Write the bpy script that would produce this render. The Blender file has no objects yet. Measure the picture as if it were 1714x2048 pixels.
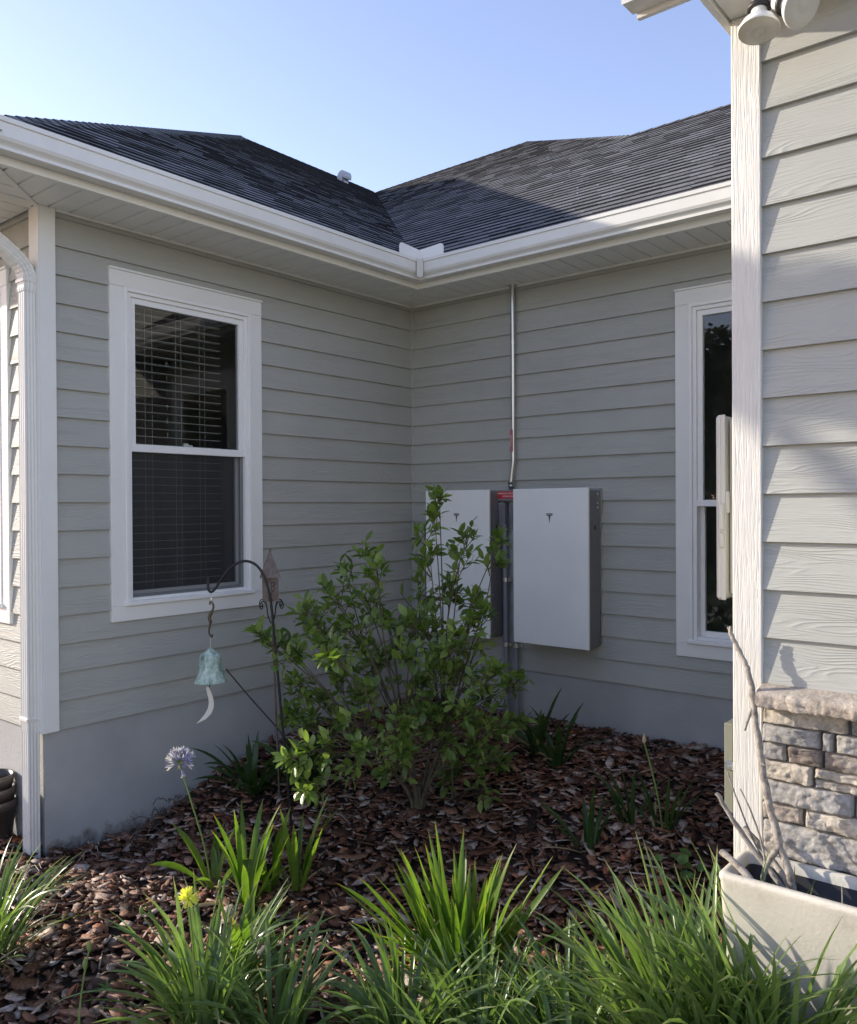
import bpy, math, random
import numpy as np
from mathutils import Vector, Matrix, noise

S = bpy.context.scene
R = math.radians
random.seed(7)
COL = S.collection

# ------------------------------------------------------------------ camera
CAM = Vector((4.5836, -5.3197, -0.0352))
yaw, pitch, roll = R(39.6665), R(-0.3877), R(-0.3350)
Fw = Vector((-math.sin(yaw) * math.cos(pitch), math.cos(yaw) * math.cos(pitch), math.sin(pitch)))
R0 = Vector((math.cos(yaw), math.sin(yaw), 0)); U0 = R0.cross(Fw)
Rt = R0 * math.cos(roll) + U0 * math.sin(roll)
Up = U0 * math.cos(roll) - R0 * math.sin(roll)
cam = bpy.data.cameras.new('camera'); co = bpy.data.objects.new('camera', cam); COL.objects.link(co)
cam.sensor_fit = 'HORIZONTAL'; cam.sensor_width = 36; cam.lens = 36 * 1673.4 / 1714
cam.clip_start = 0.05; cam.clip_end = 500
M = Matrix.Identity(4)
for i in range(3):
    M[i][0] = Rt[i]; M[i][1] = Up[i]; M[i][2] = -Fw[i]; M[i][3] = CAM[i]
co.matrix_world = M
S.camera = co

# ------------------------------------------------------------------ light
SUN_AZ, SUN_EL = 70.0, 18.0          # azimuth measured from -Y towards -X
sd = Vector((-math.sin(R(SUN_AZ)) * math.cos(R(SUN_EL)), -math.cos(R(SUN_AZ)) * math.cos(R(SUN_EL)), math.sin(R(SUN_EL))))
w = bpy.data.worlds.new('World'); S.world = w; w.use_nodes = True
wn = w.node_tree.nodes; wl = w.node_tree.links
for n in list(wn): wn.remove(n)
sky = wn.new('ShaderNodeTexSky'); sky.sky_type = 'NISHITA'; sky.sun_disc = False
sky.sun_elevation = R(SUN_EL); sky.sun_rotation = math.atan2(sd.x, sd.y)
sky.altitude = 0; sky.air_density = 1.0; sky.dust_density = 0.4; sky.ozone_density = 1.2
bg = wn.new('ShaderNodeBackground'); bg.inputs['Strength'].default_value = 0.15
wo = wn.new('ShaderNodeOutputWorld')
tint = wn.new('ShaderNodeMix'); tint.data_type = 'RGBA'; tint.blend_type = 'MULTIPLY'; tint.inputs[0].default_value = 1; tint.inputs[7].default_value = (.84, .70, .745, 1)
wl.new(sky.outputs['Color'], tint.inputs[6]); wl.new(tint.outputs[2], bg.inputs['Color']); wl.new(bg.outputs[0], wo.inputs['Surface'])
sl = bpy.data.lights.new('sun', 'SUN'); sl.energy = 2.15; sl.angle = R(0.53); sl.color = (1.0, 0.91, 0.77)
so = bpy.data.objects.new('sun', sl); COL.objects.link(so); so.location = (-8, -6, 9)
so.rotation_euler = sd.to_track_quat('Z', 'Y').to_euler()
S.view_settings.view_transform = 'Standard'; S.view_settings.look = 'None'
S.view_settings.exposure = 1.64; S.view_settings.gamma = 1.0
S.cycles.max_bounces = 8; S.cycles.transparent_max_bounces = 16

# ------------------------------------------------------------------ mesh helpers
class MB:
    def __init__(s): s.v = []; s.f = []; s.uv = []; s.sm = []
    def face(s, pts, uv=None, n=None, smooth=False):
        pts = [Vector(p) for p in pts]
        if n is not None:
            nn = (pts[1] - pts[0]).cross(pts[2] - pts[0])
            if nn.length < 1e-12 and len(pts) > 3: nn = (pts[2] - pts[0]).cross(pts[3] - pts[0])
            if nn.dot(Vector(n)) < 0:
                pts.reverse()
                if uv: uv = list(reversed(uv))
        b = len(s.v); s.v += [tuple(p) for p in pts]; s.f.append(tuple(range(b, b + len(pts))))
        s.uv += uv if uv else [(0, 0)] * len(pts); s.sm.append(smooth)
    def grid(s, rows, uvs=None, closed=False, smooth=True):
        """rows: list of equally long point lists, shared vertices"""
        b = len(s.v); m = len(rows[0])
        for r in rows: s.v += [tuple(p) for p in r]
        k = m if closed else m - 1
        for i in range(len(rows) - 1):
            for j in range(k):
                j2 = (j + 1) % m
                s.f.append((b + i * m + j, b + i * m + j2, b + (i + 1) * m + j2, b + (i + 1) * m + j)); s.sm.append(smooth)
                if uvs: s.uv += [uvs[i][j], uvs[i][j2], uvs[i + 1][j2], uvs[i + 1][j]]
                else: s.uv += [(j / m, i), ((j + 1) / m, i), ((j + 1) / m, i + 1), (j / m, i + 1)]
    def box(s, a, b, bev=0.0):
        x0, x1 = sorted((a[0], b[0])); y0, y1 = sorted((a[1], b[1])); z0, z1 = sorted((a[2], b[2]))
        e = min(bev, (x1 - x0) * .45, (y1 - y0) * .45, (z1 - z0) * .45)
        c = Vector(((x0 + x1) / 2, (y0 + y1) / 2, (z0 + z1) / 2)); h = Vector((x1 - x0, y1 - y0, z1 - z0)) / 2
        s.obox(c, (Vector((1, 0, 0)), Vector((0, 1, 0)), Vector((0, 0, 1))), h, e)
    def obox(s, c, ax, h, e=0.0):
        c = Vector(c)
        def P(a, b, d): return c + ax[0] * a + ax[1] * b + ax[2] * d
        hx, hy, hz = h
        for i in range(3):
            j, k = (i + 1) % 3, (i + 2) % 3
            H = [hx, hy, hz]
            for sg in (-1, 1):
                pts = []
                for a, b in ((-1, -1), (1, -1), (1, 1), (-1, 1)):
                    q = [0, 0, 0]; q[i] = sg * H[i]; q[j] = a * (H[j] - e); q[k] = b * (H[k] - e); pts.append(P(*q))
                u, v = H[j] * 2, H[k] * 2
                uv = [(0, 0), (u, 0), (u, v), (0, v)] if i != 1 else [(0, 0), (0, u), (v, u), (v, 0)]
                s.face(pts, uv, ax[i] * sg)
                if e > 0:
                    for sj in (-1, 1):       # edge strips between face i and face j
                        if True:
                            pp = []
                            for t in (-1, 1):
                                q = [0, 0, 0]; q[i] = sg * H[i]; q[j] = sj * (H[j] - e); q[k] = t * (H[k] - e); pp.append(P(*q))
                            for t in (1, -1):
                                q = [0, 0, 0]; q[i] = sg * (H[i] - e); q[j] = sj * H[j]; q[k] = t * (H[k] - e); pp.append(P(*q))
                            s.face(pp, None, ax[i] * sg + ax[j] * sj, True)
        if e > 0:
            for a in (-1, 1):
                for b in (-1, 1):
                    for d in (-1, 1):
                        s.face([P(a * hx, b * (hy - e), d * (hz - e)), P(a * (hx - e), b * hy, d * (hz - e)), P(a * (hx - e), b * (hy - e), d * hz)],
                               None, ax[0] * a + ax[1] * b + ax[2] * d, True)
    def tube(s, pts, rad, n=8, cap=True):
        pts = [Vector(p) for p in pts]
        if not hasattr(rad, '__len__'): rad = [rad] * len(pts)
        rows = []; ref = None; L = 0; uvs = []
        for i, p in enumerate(pts):
            t = (pts[min(i + 1, len(pts) - 1)] - pts[max(i - 1, 0)]).normalized()
            if ref is None: ref = t.orthogonal().normalized()
            a = (ref - t * ref.dot(t))
            a = a.normalized() if a.length > 1e-6 else t.orthogonal().normalized()
            ref = a; b = t.cross(a)
            if i: L += (p - pts[i - 1]).length
            rows.append([p + (a * math.cos(2 * math.pi * k / n) + b * math.sin(2 * math.pi * k / n)) * rad[i] for k in range(n)])
            uvs.append([(k / n, L) for k in range(n)])
        s.grid(rows, uvs, closed=True)
        if cap:
            s.face(rows[0][::-1]); s.face(rows[-1])
    def lathe(s, c, prof, n=24, axis=None):
        """prof: (r, h) pairs; axis default +z"""
        ax = Vector(axis).normalized() if axis else Vector((0, 0, 1)); a = ax.orthogonal().normalized(); b = ax.cross(a); c = Vector(c)
        rows = [[c + ax * h + (a * math.cos(2 * math.pi * k / n) + b * math.sin(2 * math.pi * k / n)) * r for k in range(n)] for r, h in prof]
        s.grid(rows, closed=True)
    def prism(s, pts, ax, t):
        pts = [Vector(p) for p in pts]; d = Vector(ax) * t
        s.face(pts, None, -Vector(ax)); s.face([p + d for p in pts], None, Vector(ax))
        c = sum(pts, Vector()) / len(pts)
        for i in range(len(pts)):
            a, b = pts[i], pts[(i + 1) % len(pts)]
            s.face([a, b, b + d, a + d], None, (a + b) / 2 - c)
    def build(s, name, mat, parent=None, shade=None):
        me = bpy.data.meshes.new(name); me.from_pydata(s.v, [], s.f)
        if s.uv:
            ul = me.uv_layers.new(name='UVMap')
            ul.data.foreach_set('uv', np.array(s.uv, dtype=np.float32).ravel())
        me.polygons.foreach_set('use_smooth', np.array(s.sm, dtype=bool))
        me.materials.append(mat); me.update()
        o = bpy.data.objects.new(name, me); COL.objects.link(o)
        if parent is not None:
            o.parent = parent; o.matrix_parent_inverse = wmat(parent).inverted()
        return o

def wmat(o):
    m = Matrix.Translation(o.location) @ o.rotation_euler.to_matrix().to_4x4()
    return m if o.parent is None else wmat(o.parent) @ o.matrix_parent_inverse @ m

def tag(o, label, cat, group=None, kind=None):
    o['label'] = label; o['category'] = cat
    if group: o['group'] = group
    if kind: o['kind'] = kind
    return o
def thing(name, loc, label, cat, group=None):
    o = bpy.data.objects.new(name, None); COL.objects.link(o); o.location = loc; o.empty_display_size = .1
    return tag(o, label, cat, group)

def smooth_curve(pts, k=6):
    pts = [Vector(p) for p in pts]; out = []
    for i in range(len(pts) - 1):
        p0 = pts[max(i - 1, 0)]; p1 = pts[i]; p2 = pts[i + 1]; p3 = pts[min(i + 2, len(pts) - 1)]
        for j in range(k):
            t = j / k
            out.append(0.5 * ((2 * p1) + (p2 - p0) * t + (2 * p0 - 5 * p1 + 4 * p2 - p3) * t * t + (3 * p1 - p0 - 3 * p2 + p3) * t ** 3))
    out.append(pts[-1]); return out

# ------------------------------------------------------------------ material helpers
class NT:
    def __init__(s, name):
        s.m = bpy.data.materials.new(name); s.m.use_nodes = True; s.t = s.m.node_tree
        s.p = s.t.nodes['Principled BSDF']; s.out = s.t.nodes['Material Output']
    def n(s, typ, **kw):
        x = s.t.nodes.new(typ)
        for k, v in kw.items():
            if k in ('ins',):
                for a, b in v.items(): x.inputs[a].default_value = b
            else: setattr(x, k, v)
        return x
    def l(s, a, b): s.t.links.new(a, b)
    def coord(s, what='Object', scale=(1, 1, 1), off=None):
        tc = s.n('ShaderNodeTexCoord'); mp = s.n('ShaderNodeMapping'); mp.inputs['Scale'].default_value = scale
        s.l(tc.outputs[what], mp.inputs['Vector']); return mp.outputs[0]
    def noise(s, vec, scale, detail=4, rough=.55, dist=0):
        x = s.n('ShaderNodeTexNoise'); x.inputs['Scale'].default_value = scale; x.inputs['Detail'].default_value = detail
        x.inputs['Roughness'].default_value = rough; x.inputs['Distortion'].default_value = dist
        if vec is not None: s.l(vec, x.inputs['Vector'])
        return x.outputs['Fac']
    def math(s, op, a, b=None, c=None):
        x = s.n('ShaderNodeMath', operation=op)
        for i, v in enumerate((a, b, c)):
            if v is None: continue
            if isinstance(v, (int, float)): x.inputs[i].default_value = v
            else: s.l(v, x.inputs[i])
        return x.outputs[0]
    def ramp(s, fac, stops):
        x = s.n('ShaderNodeValToRGB'); e = x.color_ramp.elements
        while len(e) < len(stops): e.new(.5)
        for i, (p, c) in enumerate(stops):
            e[i].position = p; e[i].color = (c[0], c[1], c[2], 1) if hasattr(c, '__len__') else (c, c, c, 1)
        s.l(fac, x.inputs[0]); return x.outputs[0]
    def mix(s, fac, a, b, mode='MIX'):
        x = s.n('ShaderNodeMix', data_type='RGBA', blend_type=mode)
        if isinstance(fac, (int, float)): x.inputs[0].default_value = fac
        else: s.l(fac, x.inputs[0])
        for i, v in ((6, a), (7, b)):
            if hasattr(v, '__len__'): x.inputs[i].default_value = (*v[:3], 1)
            else: s.l(v, x.inputs[i])
        return x.outputs[2]
    def bump(s, h, strength=.3, dist=.01, nrm=None):
        b = s.n('ShaderNodeBump'); b.inputs['Strength'].default_value = strength; b.inputs['Distance'].default_value = dist
        s.l(h, b.inputs['Height'])
        if nrm is not None: s.l(nrm, b.inputs['Normal'])
        s.l(b.outputs[0], s.p.inputs['Normal']); return b.outputs[0]
    def base(s, c):
        if hasattr(c, '__len__'): s.p.inputs['Base Color'].default_value = (*c[:3], 1)
        else: s.l(c, s.p.inputs['Base Color'])

def paint(name, col, rough=.45, var=.08, bump=.05, bscale=300, metallic=0.0, spec=.5, dirt=0.0):
    t = NT(name); v = t.coord('Object')
    n1 = t.noise(v, 3.5, 6); n2 = t.noise(v, 40, 3)
    lo = [c * (1 - var) for c in col]; hi = [min(1, c * (1 + var * .6)) for c in col]
    c = t.ramp(n1, [(.3, lo), (.7, hi)])
    if dirt:
        d = t.ramp(t.noise(v, 9, 8, .7), [(.55, (1, 1, 1)), (.8, (1 - dirt, 1 - dirt * 1.1, 1 - dirt * 1.3))])
        c = t.mix(1, c, d, 'MULTIPLY')
    t.base(c); t.p.inputs['Roughness'].default_value = rough; t.p.inputs['Metallic'].default_value = metallic
    t.p.inputs['Specular IOR Level'].default_value = spec
    if bump: t.bump(t.mix(.5, n2, t.noise(v, bscale, 2)), bump, .01)
    return t.m

def siding_mat():
    t = NT('lap_siding_paint')
    geo = t.n('ShaderNodeNewGeometry'); uv = t.n('ShaderNodeUVMap'); uv.uv_map = 'UVMap'
    off = t.n('ShaderNodeCombineXYZ'); t.l(t.math('MULTIPLY', geo.outputs['Random Per Island'], 37.0), off.inputs[0])
    t.l(t.math('MULTIPLY', geo.outputs['Random Per Island'], 91.0), off.inputs[2])
    add = t.n('ShaderNodeVectorMath', operation='ADD'); t.l(uv.outputs[0], add.inputs[0]); t.l(off.outputs[0], add.inputs[1])
    mp = t.n('ShaderNodeMapping'); mp.inputs['Scale'].default_value = (1.6, 11, 1); t.l(add.outputs[0], mp.inputs[0])
    big = t.noise(mp.outputs[0], 1.0, 2, .5, .35)
    sep = t.n('ShaderNodeSeparateXYZ'); t.l(uv.outputs[0], sep.inputs[0])
    fld = t.math('MULTIPLY_ADD', big, 15.0, t.math('MULTIPLY', sep.outputs[1], 62.0))
    sn = t.math('SINE', t.math('MULTIPLY', fld, 6.2832))
    ridge = t.math('POWER', t.math('MULTIPLY_ADD', sn, .5, .5), 2.2)
    mp2 = t.n('ShaderNodeMapping'); mp2.inputs['Scale'].default_value = (5, 60, 1); t.l(add.outputs[0], mp2.inputs[0])
    fine = t.noise(mp2.outputs[0], 2.5, 4, .6)
    mp3 = t.n('ShaderNodeMapping'); mp3.inputs['Scale'].default_value = (2.2, 9, 1); t.l(add.outputs[0], mp3.inputs[0])
    mask = t.ramp(t.noise(mp3.outputs[0], 1.4, 2), [(.38, .12), (.62, 1.0)])
    h = t.math('MULTIPLY_ADD', t.math('MULTIPLY', ridge, mask), 1.0, t.math('MULTIPLY', fine, .7))
    t.bump(h, .5, .0032)
    ob = t.coord('Object'); n1 = t.noise(ob, 1.7, 5)
    c = t.ramp(n1, [(.3, (.388, .394, .364)), (.7, (.422, .428, .398))])
    tint = t.math('MULTIPLY_ADD', geo.outputs['Random Per Island'], .05, .975)
    c = t.mix(1, c, tint, 'MULTIPLY')
    t.base(c); t.p.inputs['Roughness'].default_value = .62; t.p.inputs['Specular IOR Level'].default_value = .35
    return t.m

def trim_grain_mat(name, col, strength, dist):
    t = NT(name); v = t.coord('Object', (210, 210, 9))
    n1 = t.noise(v, .8, 3, .6, .6); r = t.ramp(n1, [(.36, 0.0), (.5, .8), (.62, 1.0)])
    n2 = t.noise(t.coord('Object', (60, 60, 5)), 1.0, 2)
    t.bump(t.mix(.35, r, n2), strength, dist)
    n3 = t.noise(t.coord('Object'), 2.2, 6)
    c = t.ramp(n3, [(.3, [x * .93 for x in col]), (.7, col)])
    t.base(c); t.p.inputs['Roughness'].default_value = .55
    return t.m

def leaf_mat(name, c1, c2, trans=.45, rough=.32, tip=None, stripe=None):
    t = NT(name); geo = t.n('ShaderNodeNewGeometry'); uv = t.n('ShaderNodeUVMap'); uv.uv_map = 'UVMap'
    sep = t.n('ShaderNodeSeparateXYZ'); t.l(uv.outputs[0], sep.inputs[0])
    c = t.ramp(geo.outputs['Random Per Island'], [(0, c1), (1, c2)])
    n = t.noise(t.coord('Object'), 25, 3)
    c = t.mix(1, c, t.ramp(n, [(.3, .78), (.7, 1.12)]), 'MULTIPLY')
    if tip: c = t.mix(t.ramp(sep.outputs[1], [(.9, 0.0), (1.0, .85)]), c, tip)
    if stripe:
        mid = t.math('ABSOLUTE', t.math('SUBTRACT', sep.outputs[0], .5))
        c = t.mix(t.ramp(mid, [(.0, .8), (.12, 0.0)]), c, stripe)
    t.base(c); t.p.inputs['Roughness'].default_value = rough; t.p.inputs['Specular IOR Level'].default_value = .45
    tr = t.n('ShaderNodeBsdfTranslucent'); tc = t.mix(1, c, (1.25, 1.35, .55), 'MULTIPLY'); t.l(tc, tr.inputs[0])
    mx = t.n('ShaderNodeMixShader'); mx.inputs[0].default_value = trans
    t.l(t.p.outputs[0], mx.inputs[1]); t.l(tr.outputs[0], mx.inputs[2]); t.l(mx.outputs[0], t.out.inputs[0])
    w_ = t.noise(t.coord('Object'), 60, 2); t.bump(w_, .12, .004)
    return t.m

def glass_mat(name, tint=(.9, .95, .93), boost=1.6, dirt=0.0):
    t = NT(name); t.t.nodes.remove(t.p)
    tr = t.n('ShaderNodeBsdfTransparent'); tr.inputs[0].default_value = (*tint, 1)
    gl = t.n('ShaderNodeBsdfGlossy'); gl.inputs['Roughness'].default_value = .012
    fr = t.n('ShaderNodeFresnel'); fr.inputs[0].default_value = 1.5
    f = t.math('MINIMUM', t.math('MULTIPLY', fr.outputs[0], boost), .9)
    mx = t.n('ShaderNodeMixShader'); t.l(f, mx.inputs[0]); t.l(tr.outputs[0], mx.inputs[1]); t.l(gl.outputs[0], mx.inputs[2])
    b = t.n('ShaderNodeBump'); b.inputs['Strength'].default_value = .02; b.inputs['Distance'].default_value = .01
    t.l(t.noise(t.coord('Object'), 3, 2), b.inputs['Height']); t.l(b.outputs[0], gl.inputs['Normal'])
    if dirt:
        df = t.n('ShaderNodeBsdfDiffuse'); df.inputs[0].default_value = (.75, .77, .75, 1)
        m2 = t.n('ShaderNodeMixShader')
        f2 = t.ramp(t.noise(t.coord('Object'), 22, 8, .75), [(.5, dirt * .15), (.72, dirt)])
        t.l(f2, m2.inputs[0]); t.l(mx.outputs[0], m2.inputs[1]); t.l(df.outputs[0], m2.inputs[2]); t.l(m2.outputs[0], t.out.inputs[0])
    else: t.l(mx.outputs[0], t.out.inputs[0])
    return t.m

def screen_mat():
    t = NT('insect_screen'); t.t.nodes.remove(t.p)
    tr = t.n('ShaderNodeBsdfTransparent'); df = t.n('ShaderNodeBsdfDiffuse'); df.inputs[0].default_value = (.075, .078, .082, 1)
    mx = t.n('ShaderNodeMixShader'); mx.inputs[0].default_value = .45
    t.l(tr.outputs[0], mx.inputs[1]); t.l(df.outputs[0], mx.inputs[2]); t.l(mx.outputs[0], t.out.inputs[0]); return t.m

def shingle_mat():
    t = NT('asphalt_shingle'); uv = t.n('ShaderNodeUVMap'); uv.uv_map = 'UVMap'
    br = t.n('ShaderNodeTexBrick'); br.offset = .5; br.inputs['Scale'].default_value = 1.0
    br.inputs['Color1'].default_value = (.150, .151, .157, 1); br.inputs['Color2'].default_value = (.156, .156, .160, 1)
    br.inputs['Mortar'].default_value = (.016, .016, .018, 1); br.inputs['Mortar Size'].default_value = .0035
    br.inputs['Mortar Smooth'].default_value = .2; br.inputs['Brick Width'].default_value = .305; br.inputs['Row Height'].default_value = .1425
    t.l(uv.outputs[0], br.inputs['Vector'])
    g = t.noise(t.coord('Object'), 260, 2); big = t.noise(t.coord('Object'), 1.6, 5)
    c = t.mix(1, br.outputs[0], t.ramp(g, [(.3, .55), (.7, 1.5)]), 'MULTIPLY')
    c = t.mix(1, c, t.ramp(big, [(.3, .85), (.7, 1.15)]), 'MULTIPLY')
    geo = t.n('ShaderNodeNewGeometry'); c = t.mix(1, c, t.ramp(geo.outputs['Random Per Island'], [(0, .78), (.5, 1.0), (1, 1.2)]), 'MULTIPLY')
    t.base(c); t.p.inputs['Roughness'].default_value = .92; t.p.inputs['Specular IOR Level'].default_value = .25
    b1 = t.bump(br.outputs['Fac'], .5, -.004); t.bump(g, .5, .003, b1)
    return t.m

def bark_chip_mat():
    t = NT('pine_bark_mulch'); geo = t.n('ShaderNodeNewGeometry'); r = geo.outputs['Random Per Island']
    c = t.ramp(r, [(0, (.035, .016, .009)), (.2, (.12, .048, .026)), (.40, (.26, .115, .062)), (.58, (.38, .20, .125)), (.70, (.14, .065, .04)), (.82, (.47, .345, .275)), (.93, (.57, .49, .43)), (1, (.45, .15, .055))])
    v = t.coord('Object', (1, 1, 1)); n = t.noise(v, 55, 5, .65); n2 = t.noise(v, 1.3, 3)
    c = t.mix(1, c, t.ramp(n, [(.28, .45), (.7, 1.35)]), 'MULTIPLY')
    c = t.mix(1, c, t.ramp(n2, [(.35, .8), (.65, 1.12)]), 'MULTIPLY')
    t.base(c); t.p.inputs['Roughness'].default_value = .55; t.p.inputs['Specular IOR Level'].default_value = .4
    t.bump(t.noise(v, 90, 5, .7), .9, .008); return t.m

def soil_mat():
    t = NT('dark_soil'); v = t.coord('Object'); n = t.noise(v, 30, 8, .7)
    c = t.ramp(n, [(.3, (.014, .008, .006)), (.7, (.055, .03, .02))])
    sep = t.n('ShaderNodeSeparateXYZ'); t.l(v, sep.inputs[0])
    lawn = t.ramp(t.noise(v, 9, 6, .7), [(.3, (.035, .06, .018)), (.7, (.075, .105, .035))])
    far = t.math('LESS_THAN', sep.outputs[1], -4.6)
    t.base(t.mix(far, c, lawn)); t.p.inputs['Roughness'].default_value = .95; t.bump(n, .8, .03); return t.m

def stone_mat():
    t = NT('cut_ledgestone'); geo = t.n('ShaderNodeNewGeometry'); uv = t.n('ShaderNodeUVMap'); uv.uv_map = 'UVMap'
    sep = t.n('ShaderNodeSeparateXYZ'); t.l(uv.outputs[0], sep.inputs[0])
    base = t.ramp(sep.outputs[0], [(0, (.29, .285, .275)), (.2, (.39, .38, .36)), (.4, (.50, .445, .365)), (.6, (.56, .50, .415)), (.8, (.20, .16, .135)), (1, (.50, .43, .36))])
    v = t.coord('Object'); n = t.noise(v, 14, 6, .65); n2 = t.noise(v, 70, 5, .7); n3 = t.noise(v, 8, 3)
    c = t.mix(t.ramp(n3, [(.45, 0.0), (.62, .75)]), base, t.ramp(sep.outputs[1], [(0, (.50, .45, .38)), (1, (.36, .35, .34))]))
    c = t.mix(1, c, t.ramp(n, [(.3, .68), (.7, 1.25)]), 'MULTIPLY'); c = t.mix(1, c, t.ramp(n2, [(.3, .72), (.7, 1.2)]), 'MULTIPLY')
    t.base(c); t.p.inputs['Roughness'].default_value = .85; t.p.inputs['Specular IOR Level'].default_value = .25
    b = t.bump(n2, .8, .008); t.bump(t.noise(v, 260, 3), .4, .002, b); return t.m

def wood_mat(name, a, b):
    t = NT(name); v = t.coord('Object'); n = t.noise(v, 30, 6, .7); n2 = t.noise(v, 7, 3)
    c = t.ramp(n, [(.36, a), (.52, b), (.75, [x * 1.2 for x in b])]); c = t.mix(t.ramp(n2, [(.55, 0.0), (.72, .6)]), c, [x * .35 for x in a])
    t.base(c); t.p.inputs['Roughness'].default_value = .8; t.bump(t.noise(v, 90, 5, .7), .7, .006); return t.m

def patina_mat():
    t = NT('verdigris_bronze'); v = t.coord('Object', (1, 1, .35)); n = t.noise(v, 28, 6, .7); n2 = t.noise(t.coord('Object'), 60, 4)
    c = t.ramp(n, [(.3, (.12, .19, .16)), (.44, (.28, .40, .34)), (.56, (.48, .60, .53)), (.72, (.64, .72, .66))])
    c = t.mix(1, c, t.ramp(n2, [(.3, .75), (.7, 1.15)]), 'MULTIPLY')
    t.base(c); t.p.inputs['Roughness'].default_value = .7; t.bump(n, .4, .004); return t.m

def rust_mat():
    t = NT('rusty_tin'); v = t.coord('Object'); n = t.noise(v, 16, 6, .7)
    c = t.ramp(n, [(.3, (.10, .065, .05)), (.5, (.17, .13, .11)), (.7, (.24, .21, .19))])
    t.base(c); t.p.inputs['Roughness'].default_value = .6; t.p.inputs['Metallic'].default_value = .35; t.bump(n, .4, .004); return t.m

def stucco_mat():
    t = NT('painted_stucco'); v = t.coord('Object'); n = t.noise(v, 160, 4, .6); n1 = t.noise(v, 2.5, 6, .6)
    c = t.ramp(n1, [(.25, (.34, .345, .345)), (.75, (.44, .443, .44))])
    sep = t.n('ShaderNodeSeparateXYZ'); t.l(v, sep.inputs[0])
    spl = t.noise(t.coord('Object', (1, 1, .8)), 7, 8, .75)
    lvl = t.math('MULTIPLY_ADD', spl, .55, t.math('MULTIPLY_ADD', sep.outputs[2], -1.0, -1.5))     # splashed soil low on the wall
    c = t.mix(t.ramp(lvl, [(.66, 0.0), (.76, .7)]), c, (.07, .05, .035))
    t.base(c); t.p.inputs['Roughness'].default_value = .85; t.bump(t.mix(.5, n, t.noise(v, 45, 3)), .6, .006); return t.m

WHITE = (.74, .725, .68)
m_side = siding_mat()
m_trim = trim_grain_mat('white_trim', (.82, .82, .79), .12, .003)
m_post = trim_grain_mat('rough_cedar_trim', (.70, .685, .635), .55, .004)
m_vinyl = paint('white_vinyl', (.84, .84, .83), .35, .03, .02)
m_gut = paint('white_aluminium', (.76, .745, .70), .32, .05, .02, dirt=.06)
m_soffit = paint('vinyl_soffit', (.82, .81, .76), .4, .04, .02)
m_stucco = stucco_mat(); m_shingle = shingle_mat(); m_chip = bark_chip_mat(); m_soil = soil_mat(); m_stone = stone_mat()
m_glass = glass_mat('window_glass', boost=1.5); m_glass2 = glass_mat('dusty_window_glass', boost=2.0, dirt=.05); m_screen = screen_mat()
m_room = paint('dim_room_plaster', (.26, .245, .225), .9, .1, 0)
m_blind = paint('white_blind', (.52, .51, .49), .5, .03, 0)
m_panel = paint('white_glass_panel', (.86, .87, .86), .13, .03, 0, dirt=.05)
m_case = paint('grey_metal_case', (.20, .205, .215), .38, .05, .03, metallic=.25)
m_emblem = paint('grey_emblem', (.16, .165, .17), .3, .05, 0, metallic=.6)
m_steel = paint('galvanised_steel', (.62, .63, .63), .28, .08, .04, metallic=1.0)
m_pvc = paint('grey_painted_conduit', (.22, .225, .24), .5, .05, .02)
m_red = paint('red_sticker', (.50, .03, .045), .4, .03, 0)
m_ink = paint('white_ink', (.85, .8, .8), .5, .0, 0)
m_box = paint('cream_enclosure', (.68, .67, .61), .35, .04, .03)
m_olive = paint('olive_grey_enclosure', (.22, .225, .175), .4, .05, .03)
m_mortar = paint('grey_mortar', (.10, .095, .09), .95, .2, .3, 80)
m_black = paint('black_rubber', (.02, .02, .02), .5, .05, 0)
m_iron = paint('black_wrought_iron', (.028, .028, .027), .42, .2, .15, metallic=.4)
m_bronze = paint('aged_brass', (.12, .095, .055), .5, .25, .2, metallic=.5)
m_rust = rust_mat(); m_patina = patina_mat()
m_sail = paint('bleached_sail', (.74, .70, .63), .5, .1, .1, dirt=.2)
m_planter = paint('cast_stone_planter', (.60, .565, .48), .62, .12, .16, 90, dirt=.34)
m_peat = paint('dark_potting_soil', (.012, .011, .010), .9, .3, .6, 80)
m_lens = paint('frosted_lens', (.62, .59, .50), .25, .06, .1, 90)
m_lamp = paint('white_lamp', (.80, .79, .74), .35, .03, 0)
m_stick = wood_mat('weathered_branch', (.17, .14, .115), (.37, .33, .28)); m_twig = wood_mat('grey_twig', (.16, .14, .12), (.36, .33, .29))
m_stem = wood_mat('shrub_stem', (.055, .045, .028), (.11, .095, .06)); m_bark = wood_mat('tree_bark', (.07, .055, .045), (.15, .125, .10))
m_camel = leaf_mat('camellia_leaf', (.095, .165, .035), (.28, .38, .11), .44, .3)
m_lirio = leaf_mat('liriope_blade', (.105, .18, .055), (.23, .33, .13), .42, .27, tip=(.38, .33, .18))
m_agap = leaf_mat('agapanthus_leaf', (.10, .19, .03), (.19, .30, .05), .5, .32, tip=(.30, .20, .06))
m_agshade = leaf_mat('agapanthus_leaf_shaded', (.035, .075, .022), (.065, .125, .035), .35, .35)  # agapanthus green darkened in colour for the plants standing in shade
m_dead = leaf_mat('dry_leaf_straw', (.30, .22, .11), (.52, .43, .27), .25, .7)
m_weed = leaf_mat('weed_leaf', (.07, .16, .04), (.14, .25, .06), .4, .5)
m_tree = leaf_mat('oak_leaf', (.03, .055, .015), (.075, .11, .03), .3, .5)
m_stalk = paint('green_stalk', (.16, .24, .06), .5, .2, 0)
m_lilac = leaf_mat('lilac_petal', (.42, .40, .74), (.56, .54, .82), .4, .5)
m_yellow = leaf_mat('yellow_petal', (.80, .78, .12), (.88, .85, .22), .4, .5)
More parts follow.
